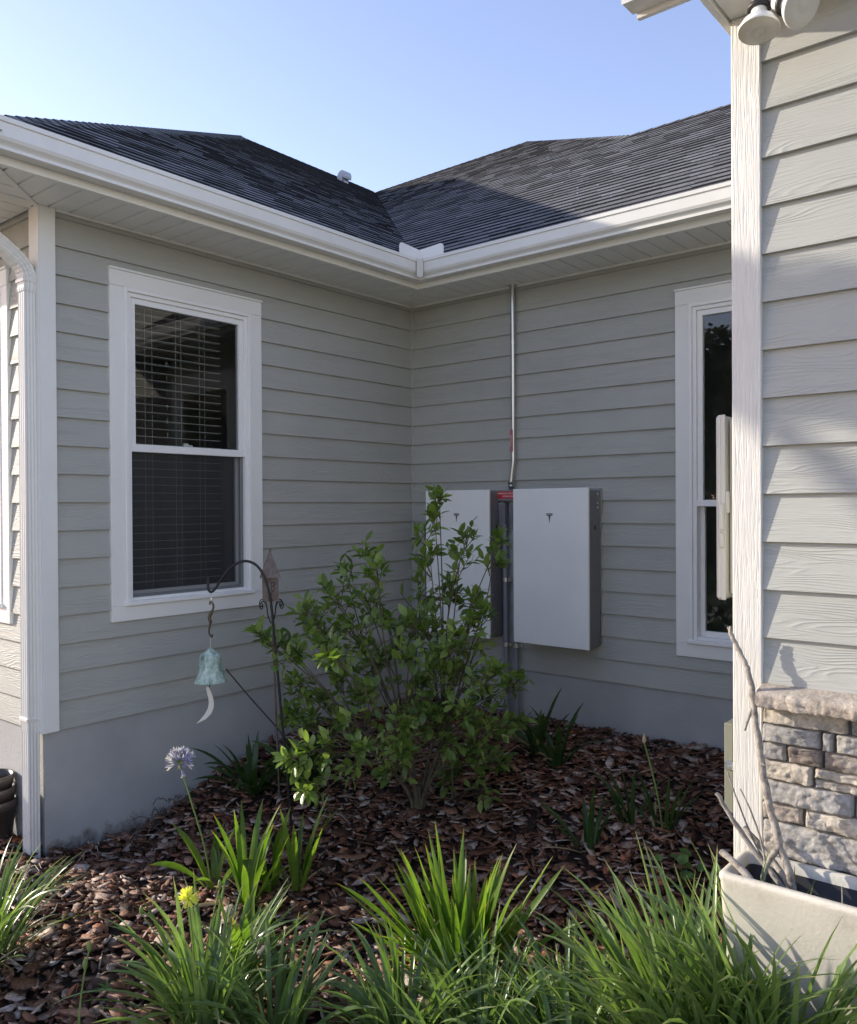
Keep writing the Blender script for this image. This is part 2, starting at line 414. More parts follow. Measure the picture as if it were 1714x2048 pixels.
m_bud = paint('pale_bud', (.50, .40, .26), .6, .1, 0)
m_straw = paint('dry_straw', (.46, .40, .30), .7, .2, 0)
m_pot = paint('brown_plastic_pot', (.075, .06, .05), .4, .1, 0)
m_vent = paint('galvanised_vent', (.42, .44, .47), .5, .12, .05, metallic=.3)
m_bounce = paint('bounce_concrete', (.45, .43, .38), .9, .08, .3, 60)

# ------------------------------------------------------------------ terrain
def ss(a, b, x):
    t = min(1, max(0, (x - a) / (b - a))); return t * t * (3 - 2 * t)
def gz(x, y):
    z = -1.93 + .31 * ss(-3.0, -.15, y)
    z += .10 * math.exp(-(x / .55) ** 2) * ss(-2.45, -1.8, y) * (1 - ss(-1.5, -.6, y))
    z -= .05 * math.exp(-((x - .1) / .35) ** 2 - ((y + 2.65) / .3) ** 2)
    z += .16 * ss(3.1, 3.6, x) * ss(-3.2, -2.7, y)
    if y > -5: z += .035 * (noise.noise(Vector((x * 1.3, y * 1.3, 3.1)))) + .015 * noise.noise(Vector((x * 4, y * 4, 1)))
    return z

mb = MB(); xs = [-60, -30, -12, -6] + [-3 + .12 * i for i in range(76)] + [8, 14, 30, 60]; ys = [-60, -30, -14, -8] + [-5.2 + .12 * i for i in range(60)] + [4, 8, 16, 30, 60]
mb.grid([[(x, y, gz(x, y) - (.02 if -5 < y < 1 else 0)) for x in xs] for y in ys])
g = mb.build('ground', m_soil); g['kind'] = 'structure'
mb = MB(); mb.box((-20, -9.5, -2.1), (20, -4.9, -1.885), .01); o = mb.build('bounce_walkway', m_bounce); o['kind'] = 'structure'  # unseen paving added behind the camera to bounce light onto the walls

# ------------------------------------------------------------------ house
P = .15875
house = thing('house', (0, 0, -1.9), 'grey lap-sided house with white trim, dark shingle roof and an inner corner', 'house')

def board_run(mb, P0, t, n, L, zs, holes=(), u_off=0.0, uend=None):
    """clapboards along t from P0; zs = (zlo, zhi) courses; holes = (u0,u1,z0,z1)"""
    P0 = Vector((P0[0], P0[1], 0)); t = Vector((t[0], t[1], 0)); n = Vector((n[0], n[1], 0)); Z = Vector((0, 0, 1))
    def piece(u0, u1, z0, z1, full0, full1):
        f = lambda z: .022 - .017 * (z - full0) / (full1 - full0)
        a, b = f(z0), f(z1); uo = random.uniform(0, 40); vo = random.uniform(0, 40)
        def q(u, z, d): return P0 + t * u + n * d + Z * z
        mb.face([q(u0, z0, a), q(u1, z0, a), q(u1, z1, b), q(u0, z1, b)], [(u0 + uo, z0 + vo), (u1 + uo, z0 + vo), (u1 + uo, z1 + vo), (u0 + uo, z1 + vo)], n)
        mb.face([q(u0, z0, a), q(u1, z0, a), q(u1, z0, .002), q(u0, z0, .002)], None, -Z)
    for z0, z1 in zs:
        cuts = [(0, L, z0, z1)]
        for (h0, h1, k0, k1) in holes:
            new = []
            for (u0, u1, a, b) in cuts:
                if h1 <= u0 or h0 >= u1 or k1 <= a or k0 >= b: new.append((u0, u1, a, b)); continue
                if h0 > u0: new.append((u0, h0, a, b))
                if h1 < u1: new.append((h1, u1, a, b))
                if k0 > a: new.append((max(u0, h0), min(u1, h1), a, k0))
                if k1 < b: new.append((max(u0, h0), min(u1, h1), k1, b))
            cuts = new
        for (u0, u1, a, b) in cuts: piece(u0, u1, a, b, z0, z1)

SOF = 1.628
courses = [(k * P, (k + 1) * P) for k in range(-8, 10)] + [(10 * P, 10 * P + .05)]
WIN_L = dict(u0=.408, u1=1.528, z0=-.70, z1=1.369)         # measured from the near corner
mb = MB(); board_run(mb, (0, -3.143), (0, 1), (1, 0), 3.143, courses, [(.408 + .08, 1.528 - .08, -.62, 1.29)]); mb.build('siding', m_side, house)
mb = MB(); board_run(mb, (0, 0), (1, 0), (0, -1), 3.56, courses, [(2.31 + .08, 3.43 - .08, -.95, 1.29)]); mb.build('siding', m_side, house)
mb = MB(); board_run(mb, (-4, -3.125), (1, 0), (0, -1), 4.0, courses, [(4 - .351 - 1.05, 4 - .43, -.62, 1.28)]); mb.build('siding', m_side, house)
mb = MB(); board_run(mb, (3.66, -2.452), (1, 0), (0, -1), 3.4, [(k * P, (k + 1) * P) for k in range(-4, 11)]); mb.build('siding', m_side, house)
mb = MB(); board_run(mb, (3.592, -2.42), (0, 1), (-1, 0), 2.42, courses); mb.build('siding', m_side, house)

# foundation
mb = MB()
for a, b in (((-4, -3.128, -2.4), (-.2, -2.9, -1.27)), ((-.2, -3.128, -2.4), (.002, .2, -1.27)), ((-.1, -.002, -2.4), (3.6, .2, -1.27)), ((3.594, -2.42, -2.4), (3.7, 0, -1.27)), ((3.6, -2.45, -2.4), (7, -2.3, -.635))):
    mb.box(a, b)
mb.build('foundation', m_stucco, house)

# corner boards
mb = MB(); mb.box((.002, -3.147, -1.275), (.031, -3.055, SOF), .003); mb.box((-.078, -3.154, -1.275), (.031, -3.1475, SOF), .002); mb.build('corner_board', m_trim, house)
mb = MB(); mb.box((3.566, -2.480, -2.0), (3.663, -2.425, 1.598), .003); mb.build('corner_board', m_post, house)
mb = MB(); mb.box((.0, -.022, -1.27), (.024, .0, SOF), .002); mb.build('corner_bead', m_side, house)

# soffit planks
mb = MB(); pitch_ = .1265
def plank(mb, along, a0, a1, lo, hi, zz=SOF):
    """plank covering [a0,a1] on axis 'along'; its two long edges run from lo(a) to hi(a)"""
    e = .007; d = .03
    st = [(a0, zz + d), (a0 + e, zz), (a1 - e, zz), (a1, zz + d)]
    for (p, zp), (q, zq) in zip(st[:-1], st[1:]):
        l0, l1, h0, h1 = lo(p), lo(q), hi(p), hi(q)
        if h0 - l0 < 1e-4 and h1 - l1 < 1e-4: continue
        pts = [(l0, p, zp), (h0, p, zp), (h1, q, zq), (l1, q, zq)] if along == 'y' else [(p, l0, zp), (p, h0, zp), (q, h1, zq), (q, l1, zq)]
        mb.face(pts, None, (0, 0, -1))
O = .458
y = -3.6
while y < 0:
    y1 = y + pitch_
    plank(mb, 'y', y, min(y1, 0), lambda a: (0 if a > -3.143 else min(O, -3.143 - a)), lambda a: (O if a < -O else max(0, -a)))
    y = y1
x = 0
while x < 3.56:
    plank(mb, 'x', x, min(x + pitch_, 3.56), lambda a: -min(O, a), lambda a: 0.0); x += pitch_
x = -4
while x < O:
    plank(mb, 'x', x, min(x + pitch_, O), lambda a: -3.143 - O, lambda a: (-3.143 if a < 0 else -3.143 - a)); x += pitch_
mb.build('soffit', m_soffit, house); mb = MB()
x = 3.56
while x < 7:
    plank(mb, 'x', x, x + pitch_, lambda a: -2.70, lambda a: -2.47, 1.600); x += pitch_
mb.build('soffit', m_soffit, house)
# j-channel trims along the wall and mitres
mb = MB()
mb.box((.0, -3.05, SOF - .012), (.026, -.0, SOF - .0005)); mb.box((.026, -.026, SOF - .012), (3.56, .0, SOF - .0005))
for c, L in (((.229, -.229), .64), ((.229, -3.372), .64)):
    mb.obox((c[0], c[1], SOF - .004), (Vector((.7071, -.7071, 0)), Vector((.7071, .7071, 0)), Vector((0, 0, 1))), (L / 2, .014, .004), 0)
mb.build('soffit_trim', m_soffit, house)

# fascia and gutter swept along the eave
def sweep(prof, name, mat, parent, ends=(-4, 3.55), smooth=False):
    mb = MB(); st = []
    for d, z in prof: pass
    rows = []
    for k in range(4):
        row = []
        for d, z in prof:
            row.append([(ends[0], -3.143 - d, z), (d, -3.143 - d, z), (d, -d, z), (ends[1], -d, z)][k])
        rows.append(row)
    for k in range(3):
        for i in range(len(prof) - 1):
            mb.face([rows[k][i], rows[k][i + 1], rows[k + 1][i + 1], rows[k + 1][i]])
    return mb.build(name, mat, parent)
sweep([(.44, 1.628), (.44, 1.612), (.466, 1.612), (.466, 1.79), (.455, 1.79)], 'fascia', m_soffit, house)
gut = sweep([(.468, 1.655), (.545, 1.655), (.552, 1.648), (.556, 1.648), (.556, 1.664), (.562, 1.672), (.576, 1.685), (.583, 1.70), (.584, 1.762), (.592, 1.766), (.592, 1.788), (.580, 1.788), (.577, 1.78), (.574, 1.70), (.55, 1.664), (.475, 1.664), (.471, 1.78)], 'gutter', m_gut, house)
# inner-corner cover strip and splash guard
mb = MB()
for (dx, dy) in ((0, 1), (1, 0)):
    for a in (0,):
        pass
mb.box((.5935, -.626, 1.655), (.597, -.5975, 1.789), 0); mb.box((.597, -.597, 1.655), (.626, -.5935, 1.789), 0)
mb.build('gutter_joint', m_gut, house)
mb = MB()
def plate(fx):
    pts = []; w_, h0, h1, r = .225, 1.775, 1.868, .03
    pts = [(0, h0), (w_, h0)] + [(w_ - r + r * math.cos(a), h1 - r + r * math.sin(a)) for a in [i * math.pi / 10 for i in range(6)]] + [(0, h1 - .012)]
    return [fx(u, z) for u, z in pts]
mb.prism(plate(lambda u, z: (.586, -.586 - u, z)), (1, 0, 0), .004); mb.prism(plate(lambda u, z: (.590 + u, -.586, z)), (0, -1, 0), .004)
mb.build('splash_guard', m_vinyl, house)

# roofs : stepped shingle courses
def roof(name, mapf, lo, hi, nrow, row0=0, dz=.0065, run=.1222, slope=.605):
    """mapf(u, s, z)->xyz ; s horizontal run from eave; lo/hi(s) ends along u"""
    mb = MB()
    for k in range(row0, nrow):
        s0, s1 = k * run, (k + 1) * run
        z0, z1 = s0 * slope + dz * 1.5, s1 * slope + .002
        a0, a1, b0, b1 = lo(s0), lo(s1), hi(s0), hi(s1)
        if b0 - a0 < .02: continue
        sl0, sl1 = k * .1425, (k + 1) * .1425
        n = max(1, int((b0 - a0) / .305)); 
        # each course split into tabs that sit at slightly different heights
        ts = [0.0]; 
        while ts[-1] < 1: ts.append(min(1, ts[-1] + random.uniform(.12, .30) / max(.3, b0 - a0)))
        for t0, t1 in zip(ts[:-1], ts[1:]):
            j = random.choice((0, .002, .004, .006))
            u00, u01 = a0 + (b0 - a0) * t0, a0 + (b0 - a0) * t1; u10, u11 = a1 + (b1 - a1) * t0, a1 + (b1 - a1) * t1
            A, B, Cc, D = mapf(u00, s0, z0 + j), mapf(u01, s0, z0 + j), mapf(u11, s1, z1), mapf(u10, s1, z1)
            mb.face([A, B, Cc, D], [(u00, sl0), (u01, sl0), (u11, sl1), (u10, sl1)], (0, 0, 1))
            A2, B2 = mapf(u00, s0, z0 - dz * 1.5), mapf(u01, s0, z0 - dz * 1.5)
            mb.face([A, B, B2, A2], [(u00, sl0), (u01, sl0), (u01, sl0), (u00, sl0)])
    return mb.build(name, m_shingle, house)
EZ, EO = 1.765, .525
N = int(7.05 / .1222)
# left wing slope (faces +x): hip at its near end, valley at the inner corner
roof('roof_slope', lambda u, s, z: (EO - s, u, EZ + z), lambda s: -3.70 + s, lambda s: -EO + s, N)
# rear range slope (faces -y): valley on the left, stepped ridge on the right
def hiR(s):
    if s <= 3.70: return 6.5
    return .40 - (s - 3.70) * 1.03
roof('roof_slope', lambda u, s, z: (u, -EO + s, EZ + z), lambda s: EO - s, hiR, N + 1)
# left wing front hip slope (faces -y) and back slopes
roof('roof_slope', lambda u, s, z: (u, -3.70 + s, EZ + z), lambda s: -9, lambda s: EO - s, N)
mb = MB(); zt = EZ + 7.05 * .605
mb.face([(-6.53, 3.35, zt), (-6.53, 6.5, zt), (-14, 6.5, zt - 4.4), (-14, -3, zt - 4.4)], None, (0, 0, 1))
mb.face([(-6.6, 6.55, zt), (-3.0, 6.55, zt), (-3, 14, zt - 4.4), (-14, 14, zt - 4.4)], None, (0, 0, 1))
mb.face([(-3.0, 6.6, zt), (.38, 3.15, EZ + 3.7 * .605), (6, 6, 2.4), (2, 14, 1.8)], None, (0, 0, 1))
mb.face([(.38, 3.17, EZ + 3.7 * .605 - .01), (6.5, 3.17, EZ + 3.7 * .605 - .01), (6.5, 9, .5), (.38, 9, .5)], None, (0, 0, 1))
mb.build('roof_slope', m_shingle, house)
# hip / ridge caps
def caps(a, b, name='ridge_cap'):
    a, b = Vector(a), Vector(b); L = (b - a).length; n = int(L / .15); t = (b - a).normalized(); sd_ = t.cross(Vector((0, 0, 1))).normalized(); up = sd_.cross(t)
    mb = MB()
    for i in range(n):
        p = a + t * (i * .15); q = p + t * .2; h0 = .010; h1 = .017
        for sg in (-1, 1):
            mb.face([p + up * h1, q + up * h0, q + sd_ * sg * .13 + up * (h0 - .075), p + sd_ * sg * .13 + up * (h1 - .075)], [(0, 0), (.2, 0), (.2, .1), (0, .1)], up)
    return mb.build(name, m_shingle, house)
caps((EO, -3.70, EZ), (-6.5, 3.32, zt)); caps((-6.53, 3.3, zt), (-6.53, 6.5, zt)); caps((-3.05, 6.53, zt), (-6.5, 6.53, zt)); caps((.42, 3.17, EZ + 3.7 * .605), (-3.05, 6.55, zt)); caps((6.4, 3.175, EZ + 3.7 * .605), (.4, 3.175, EZ + 3.7 * .605))
# drip edge: closes the gap between roof and gutter
sweep([(.466, 1.79), (.53, 1.775), (.53, 1.76)], 'drip_edge', m_gut, house)

# roof vent
vb = Vector((-5.75, 4.92, EZ + (EO + 5.75) * .605))
vent = MB(); r = .10; c0 = vb + Vector((0, 0, .09)); W = .075
prof = [(math.cos(a) * r, math.sin(a) * r) for a in [R(-35 + i * 12) for i in range(19)]]
for i in range(len(prof) - 1):
    (a, b), (c_, d_) = prof[i], prof[i + 1]
    vent.face([c0 + Vector((a, -W, b)), c0 + Vector((c_, -W, d_)), c0 + Vector((c_, W, d_)), c0 + Vector((a, W, b))], None, (a, 0, b), True)
for sg in (-1, 1):
    vent.face([c0 + Vector((a, sg * W, b)) for a, b in prof] + [c0 + Vector((-.06, sg * W, -.13)), c0 + Vector((.03, sg * W, -.16)), c0 + Vector((.03, sg * W, -.012))], None, (0, sg, 0))
vent.box(vb + Vector((-.06, -.055, -.1)), vb + Vector((.04, .055, .06)))
vent.build('roof_vent', m_vent, house)

# ------------------------------------------------------------------ windows
def window(P0, t, n, u0, u1, z0, z1, glass, screen=True, rail=(.304, .350), name='window', room=(-9, 9)):
    P0 = Vector((P0[0], P0[1], 0)); t = Vector((t[0], t[1], 0)); n = Vector((n[0], n[1], 0)); Z = Vector((0, 0, 1))
    def bx(mb, a0, a1, b0, b1, d0, d1, e=.002):
        c = P0 + t * ((a0 + a1) / 2) + n * ((d0 + d1) / 2) + Z * ((b0 + b1) / 2)
        mb.obox(c, (t, n, Z), ((a1 - a0) / 2, (d1 - d0) / 2, (b1 - b0) / 2), e)
    tw = .092
    cs = MB()
    bx(cs, u0, u1, z1 - tw, z1, .0, .032); bx(cs, u0, u0 + tw, z0 + tw, z1 - tw - .0005, .0, .030); bx(cs, u1 - tw, u1, z0 + tw, z1 - tw - .0005, .0, .030)
    bx(cs, u0, u1, z0, z0 + tw - .0005, .0, .030); bx(cs, u0 - .004, u1 + .004, z1 + .0005, z1 + .014, 0, .04)
    win = cs.build(name, m_trim, house)
    i0, i1, k0, k1 = u0 + tw, u1 - tw, z0 + tw, z1 - tw
    fr = MB(); w1 = .045
    for d0, d1, o_ in ((-.08, .036, 0), (-.08, .022, .022)):
        ww = w1 if o_ == 0 else .03
        ww = .022 if o_ == 0 else .026
        bx(fr, i0 + o_, i0 + o_ + ww, k0 + o_, k1 - o_, d0, d1); bx(fr, i1 - o_ - ww, i1 - o_, k0 + o_, k1 - o_, d0, d1)
        bx(fr, i0 + o_ + ww, i1 - o_ - ww, k1 - o_ - ww, k1 - o_, d0, d1 - .0005)
    fb = fr.build('frame', m_vinyl, win)
    sl_ = MB(); bx(sl_, i0 - .012, i1 + .012, k0 - .004, k0 + .022, -.08, .048, .004); bx(sl_, i0 + .022, i1 - .022, k0 + .022, k0 + .040, -.08, .012); sl_.build('sill', m_vinyl, win)
    up = MB(); a0, a1 = i0 + .048, i1 - .048; b1 = k1 - .048; rz0, rz1 = rail; sw = .036
    bx(up, a0, a0 + sw, rz1 - .01, b1, -.03, .008); bx(up, a1 - sw, a1, rz1 - .01, b1, -.03, .008); bx(up, a0 + sw, a1 - sw, b1 - sw, b1, -.03, .0078)
    bx(up, i0 + .046, i1 - .046, rz0, rz1, -.03, .016)
    up.build('sash', m_vinyl, win)
    lo = MB(); lb = k0 + .036; bx(lo, a0, a0 + .03, lb, rz0, -.07, -.035); bx(lo, a1 - .03, a1, lb, rz0, -.07, -.035); bx(lo, a0 + .03, a1 - .03, lb, lb + .04, -.07, -.0355)
    lo.build('sash', m_vinyl, win)
    g1 = MB(); g1.face([P0 + t * a + n * -.01 + Z * b for a, b in ((a0 + sw, rz1), (a1 - sw, rz1), (a1 - sw, b1 - sw), (a0 + sw, b1 - sw))], None, n); g1.build('pane', glass, win)
    g2 = MB(); g2.face([P0 + t * a + n * -.052 + Z * b for a, b in ((a0 + .03, lb + .04), (a1 - .03, lb + .04), (a1 - .03, rz0), (a0 + .03, rz0))], None, n); g2.build('pane', glass, win)
    if screen:
        s_ = MB(); s_.face([P0 + t * a + n * -.012 + Z * b for a, b in ((a0 + .004, lb + .004), (a1 - .004, lb + .004), (a1 - .004, rz0), (a0 + .004, rz0))], None, n); s_.build('insect_screen', m_screen, win)
        s_ = MB(); bx(s_, a0 - .002, a0 + .012, lb, rz0 - .001, -.02, -.004); bx(s_, a1 - .022, a1 + .002, lb, rz0 - .001, -.02, -.004); bx(s_, a0 + .012, a1 - .022, lb, lb + .022, -.02, -.0042); s_.build('screen_frame', m_case, win)
    lk = MB(); c = P0 + t * ((a0 + a1) / 2) + n * -.028 + Z * (rz1 + .008); lk.obox(c, (t, n, Z), (.035, .012, .008), .004); lk.obox(c + Z * .012 - t * .012, (t, n, Z), (.018, .008, .006), .003); lk.build('sash_lock', m_vinyl, win)
    # dim room behind the glass
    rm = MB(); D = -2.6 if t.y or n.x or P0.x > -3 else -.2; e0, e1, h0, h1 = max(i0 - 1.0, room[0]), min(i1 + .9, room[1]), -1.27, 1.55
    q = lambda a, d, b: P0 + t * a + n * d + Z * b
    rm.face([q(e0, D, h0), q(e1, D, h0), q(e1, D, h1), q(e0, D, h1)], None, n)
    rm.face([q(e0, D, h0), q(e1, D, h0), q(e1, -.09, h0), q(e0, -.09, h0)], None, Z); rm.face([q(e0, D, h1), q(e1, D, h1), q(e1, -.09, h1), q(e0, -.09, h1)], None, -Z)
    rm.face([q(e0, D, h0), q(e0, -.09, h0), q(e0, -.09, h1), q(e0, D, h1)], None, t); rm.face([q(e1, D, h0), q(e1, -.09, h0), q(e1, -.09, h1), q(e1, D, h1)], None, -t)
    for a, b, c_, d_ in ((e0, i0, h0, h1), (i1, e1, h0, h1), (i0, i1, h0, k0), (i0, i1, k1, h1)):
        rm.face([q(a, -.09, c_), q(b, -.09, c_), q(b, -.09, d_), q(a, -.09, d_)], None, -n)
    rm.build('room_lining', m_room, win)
    return win
window((0, -3.143), (0, 1), (1, 0), .408, 1.528, -.706, 1.369, m_glass, room=(.16, 2.9))
window((0, 0), (1, 0), (0, -1), 2.315, 3.435, -1.029, 1.366, m_glass2, screen=False, rail=(-.046, -.004), room=(.2, 3.5))
window((-4, -3.125), (1, 0), (0, -1), 4 - .351 - 1.12, 4 - .351, -.70, 1.345, m_glass, screen=False, room=(0, 3.85))

# blind behind the left window
bl = thing('window_blind', (-.12, -2.2, -.6), 'white slatted blind hanging open behind the panes of the left-hand window', 'blind')
mb = MB(); z = 1.17
while z > -.55:
    mb.obox((-.125, -2.213, z), (Vector((1, 0, 0)), Vector((0, 1, 0)), Vector((0, 0, 1))), (.024, .352, .0012), 0); z -= .0505
mb.build('slats', m_blind, bl)
mb = MB(); mb.box((-.155, -2.57, 1.215), (-.095, -1.86, 1.27), .004); mb.build('headrail', m_blind, bl)
mb = MB()
for yy in (-2.43, -2.38, -2.21, -2.17, -2.03, -1.99): mb.tube([(-.100, yy, 1.22), (-.100, yy, -.56)], .0014, 5)
mb.build('ladder_cords', m_blind, bl)

# ------------------------------------------------------------------ downspout
mb = MB()
def dsec(c, ax, ay, w2=.042, d2=.033):
    pts = []
    nn = 7
    for (sx, sy, n_) in ((1, 0, nn), (0, 1, nn), (-1, 0, nn), (0, -1, nn)):
        for i in range(n_):
            f = -1 + 2 * (i + .5) / n_; rib = .0035 if i % 2 else 0
            if sx: p = ax * (sx * (w2 - rib)) + ay * (f * .95 * d2 * sx)
            else: p = ay * (sy * (d2 - rib)) - ax * (f * .95 * w2 * sy)
            pts.append(c + p)
    return pts
path = [Vector((-.042, -3.183, z)) for z in (-1.96, -1.272, -1.27)] ; X, Y = Vector((1, 0, 0)), Vector((0, 1, 0))
rows = [dsec(Vector((-.042, -3.183, -1.97)), X, Y), dsec(Vector((-.042, -3.183, -1.262)), X, Y)]
mb.grid(rows, closed=True, smooth=False)
rows = [dsec(Vector((-.042, -3.183, -1.262)), X, Y, .0445, .0355), dsec(Vector((-.042, -3.183, 1.19)), X, Y, .0415, .0325)]
mb.grid(rows, closed=True, smooth=False)
el = smooth_curve([(-.042, -3.183, 1.15), (-.042, -3.183, 1.23), (-.042, -3.205, 1.285), (-.042, -3.25, 1.33), (-.042, -3.34, 1.395), (-.042, -3.50, 1.49), (-.042, -3.60, 1.56), (-.042, -3.645, 1.62), (-.042, -3.65, 1.68)], 4)
rows = []
for i, p in enumerate(el):
    t_ = (el[min(i + 1, len(el) - 1)] - el[max(i - 1, 0)]).normalized(); ay = (-X).cross(t_) * -1
    k = 1.05 if i % 2 else 1.0
    rows.append(dsec(p, X, t_.cross(X), .0455 * k, .0365 * k))
mb.grid(rows, closed=True, smooth=False)
mb.build('downspout', m_gut, house)
for zz in (1.2, -1.2):
    mb = MB(); mb.box((-.09, -3.224, zz), (.006, -3.15, zz + .022), .003); mb.build('downspout_strap', m_gut, house)

# ------------------------------------------------------------------ near wing : stone, ledge, eave
def stone(mb, x0, x1, z0, z1, y0, tone, proud):
    nx = max(6, int((x1 - x0) / .006)); nz = max(6, int((z1 - z0) / .0055)); sdv = random.uniform(0, 100); t2 = random.random(); rows = []
    for j in range(nz + 1):
        row = []
        for i in range(nx + 1):
            u, v = i / nx, j / nz
            du = min(u, 1 - u) * (x1 - x0); dv = min(v, 1 - v) * (z1 - z0)
            rd = min(1, du / .010) * .5 + min(1, dv / .009) * .5; rd = max(0, min(1, min(du / .005, dv / .005)))
            h = proud * (1 - (1 - rd) ** 2)
            px_, pz_ = x0 + u * (x1 - x0), z0 + v * (z1 - z0)
            q = Vector((px_ * 11 + sdv, pz_ * 17, sdv))
            h += rd * (.010 * noise.noise(q) + .010 * abs(noise.noise(q * 2.2)) + .005 * noise.noise(q * 5.5) + .0035 * abs(noise.noise(q * 12)))
            e = .004 * noise.noise(Vector((px_ * 25, pz_ * 25, sdv + 5)))
            row.append((px_ + e * (1 if 0 < i < nx else .8), y0 - h, pz_ + e * .8))
        rows.append(row)
    mb.grid(rows, [[(tone, t2)] * (nx + 1)] * (nz + 1))
mb = MB(); yw = -2.468
rowsdef = [
    (-.757, -.700, [(3.664, 3.925, .45), (3.932, 4.10, .05)]),
    (-.818, -.760, [(3.664, 3.845, .1), (3.850, 3.885, .0), (3.890, 4.06, .25)]),
    (-.876, -.821, [(3.664, 3.738, .08), (3.744, 3.852, .8), (3.855, 4.05, .78)]),
    (-.940, -.879, [(3.664, 3.82, .5)]), (-.908, -.879, [(3.826, 4.1, .55)]), (-.940, -.912, [(3.826, 4.02, .62)]),
    (-1.012, -.944, [(3.664, 3.94, .12), (3.947, 4.2, .5)]),
    (-1.074, -1.016, [(3.664, 3.79, .95), (3.797, 4.08, .42)]),
    (-1.19, -1.079, [(3.664, 4.02, .22)]),
    (-1.26, -1.195, [(3.664, 3.83, .5), (3.837, 4.1, .1)])]
for z0, z1, ss_ in rowsdef:
    for a, b, tn in ss_: stone(mb, a, b, z0 - .0012, z1 + .0012, yw, tn, random.uniform(.016, .030))
    x = ss_[-1][1] + .006
    while 3.83 < x < 5.6:
        x2 = x + random.uniform(.12, .32); stone(mb, x, x2 - .006, z0 - .0012, z1 + .0012, yw, random.choice((.1, .2, .45, .55, .8)), random.uniform(.016, .030)); x = x2
for z0 in [-1.34 + -.07 * i for i in range(6)]:
    x = 3.664
    while x < 5.2:
        x2 = x + random.uniform(.1, .3); stone(mb, x, x2 - .006, z0, z0 + .064, yw, random.random(), .026); x = x2
mb.build('stone_veneer', m_stone, house)
mb = MB(); mb.box((3.66, -2.470, -2.0), (7, -2.44, -.64)); mb.build('mortar_bed', m_mortar, house)
# stone ledge with rough front
mb = MB(); rows = []; uvs = []
sec = [(-2.452, -.622), (-2.532, -.642), (-2.545, -.646), (-2.551, -.653), (-2.553, -.665), (-2.552, -.677), (-2.551, -.688), (-2.544, -.697), (-2.45, -.702)]
x = 3.664; k = 0
while x < 5.6:
    row = []
    for i, (yy, zz) in enumerate(sec):
        q = Vector((x * 14, i * .9, 2.0)); a = (.007 * noise.noise(q) + .007 * noise.noise(q * 2.7) + .005 * noise.noise(q * 6)) if 3 <= i <= 7 else .002 * noise.noise(q)
        row.append((x, yy + a, zz + a * .5))
    rows.append(row); x += .006; uvs.append([(.97, .0)] * len(sec))
mb.grid(rows, uvs); mb.face(rows[0], [(.97, 0)] * len(sec), (-1, 0, 0)); mb.build('stone_ledge', m_stone, house)
# wing eave
mb = MB()
prof = [(-2.635, 1.655), (-2.715, 1.655), (-2.72, 1.65), (-2.722, 1.665), (-2.745, 1.695), (-2.75, 1.76), (-2.758, 1.765), (-2.758, 1.785), (-2.64, 1.785)]
x0, x1 = 3.285, 7.0
for i in range(len(prof) - 1): mb.face([(x0, *prof[i]), (x1, *prof[i]), (x1, *prof[i + 1]), (x0, *prof[i + 1])])
mb.face([(x0, *p_) for p_ in prof], None, (-1, 0, 0)); mb.build('gutter', m_gut, house)
mb = MB(); mb.box((3.30, -2.634, 1.636), (7, -2.615, 1.785)); mb.build('eave_return', m_gut, house)
mb = MB(); mb.box((3.535, -2.72, 1.590), (3.56, -2.40, 1.76), .002); mb.box((3.56, -2.72, 1.588), (7, -2.70, 1.65), .002); mb.box((3.56, -2.476, 1.583), (7, -2.455, 1.598), .002); mb.build('fascia', m_soffit, house)
roof('roof_slope', lambda u, s, z: (u, -2.72 + s, 1.79 + z), lambda s: 3.30, lambda s: 7.2, 26)
mb = MB(); mb.box((3.58, -2.44, 1.55), (7, -2.2, 1.95)); mb.face([(3.594, -2.42, 1.6), (3.594, .2, 1.6), (3.594, .2, 3.4), (3.594, -2.4, 1.9)], None, (-1, 0, 0)); mb.build('gable_wall', m_side, house)

# ------------------------------------------------------------------ wall equipment
def emblem(cx, top, y):
    mb = MB(); s = .060; d = .0015
    # arched top bar
    up_, lo_ = [], []
    for i in range(13):
        u = -1 + 2 * i / 12
        up_.append((cx + u * s * .5, y, top - .10 * s * u * u)); lo_.append((cx + u * s * .46, y, top - .075 * s - .10 * s * u * u))
    for i in range(12): mb.prism([up_[i], up_[i + 1], lo_[i + 1], lo_[i]], (0, -1, 0), d)
    # T : two shoulders, a notch and a tapering stem
    for sg in (-1, 1):
        mb.prism([(cx + sg * .045 * s, y, top - .13 * s), (cx + sg * .22 * s, y, top - .14 * s), (cx + sg * .44 * s, y, top - .23 * s), (cx + sg * .33 * s, y, top - .33 * s), (cx + sg * .15 * s, y, top - .27 * s)], (0, -1, 0), d)
    mb.prism([(cx - .15 * s, y, top - .25 * s), (cx - .045 * s, y, top - .13 * s), (cx, y, top - .21 * s), (cx + .045 * s, y, top - .13 * s), (cx + .15 * s, y, top - .25 * s), (cx, y, top - 1.15 * s)], (0, -1, 0), d)
    return mb
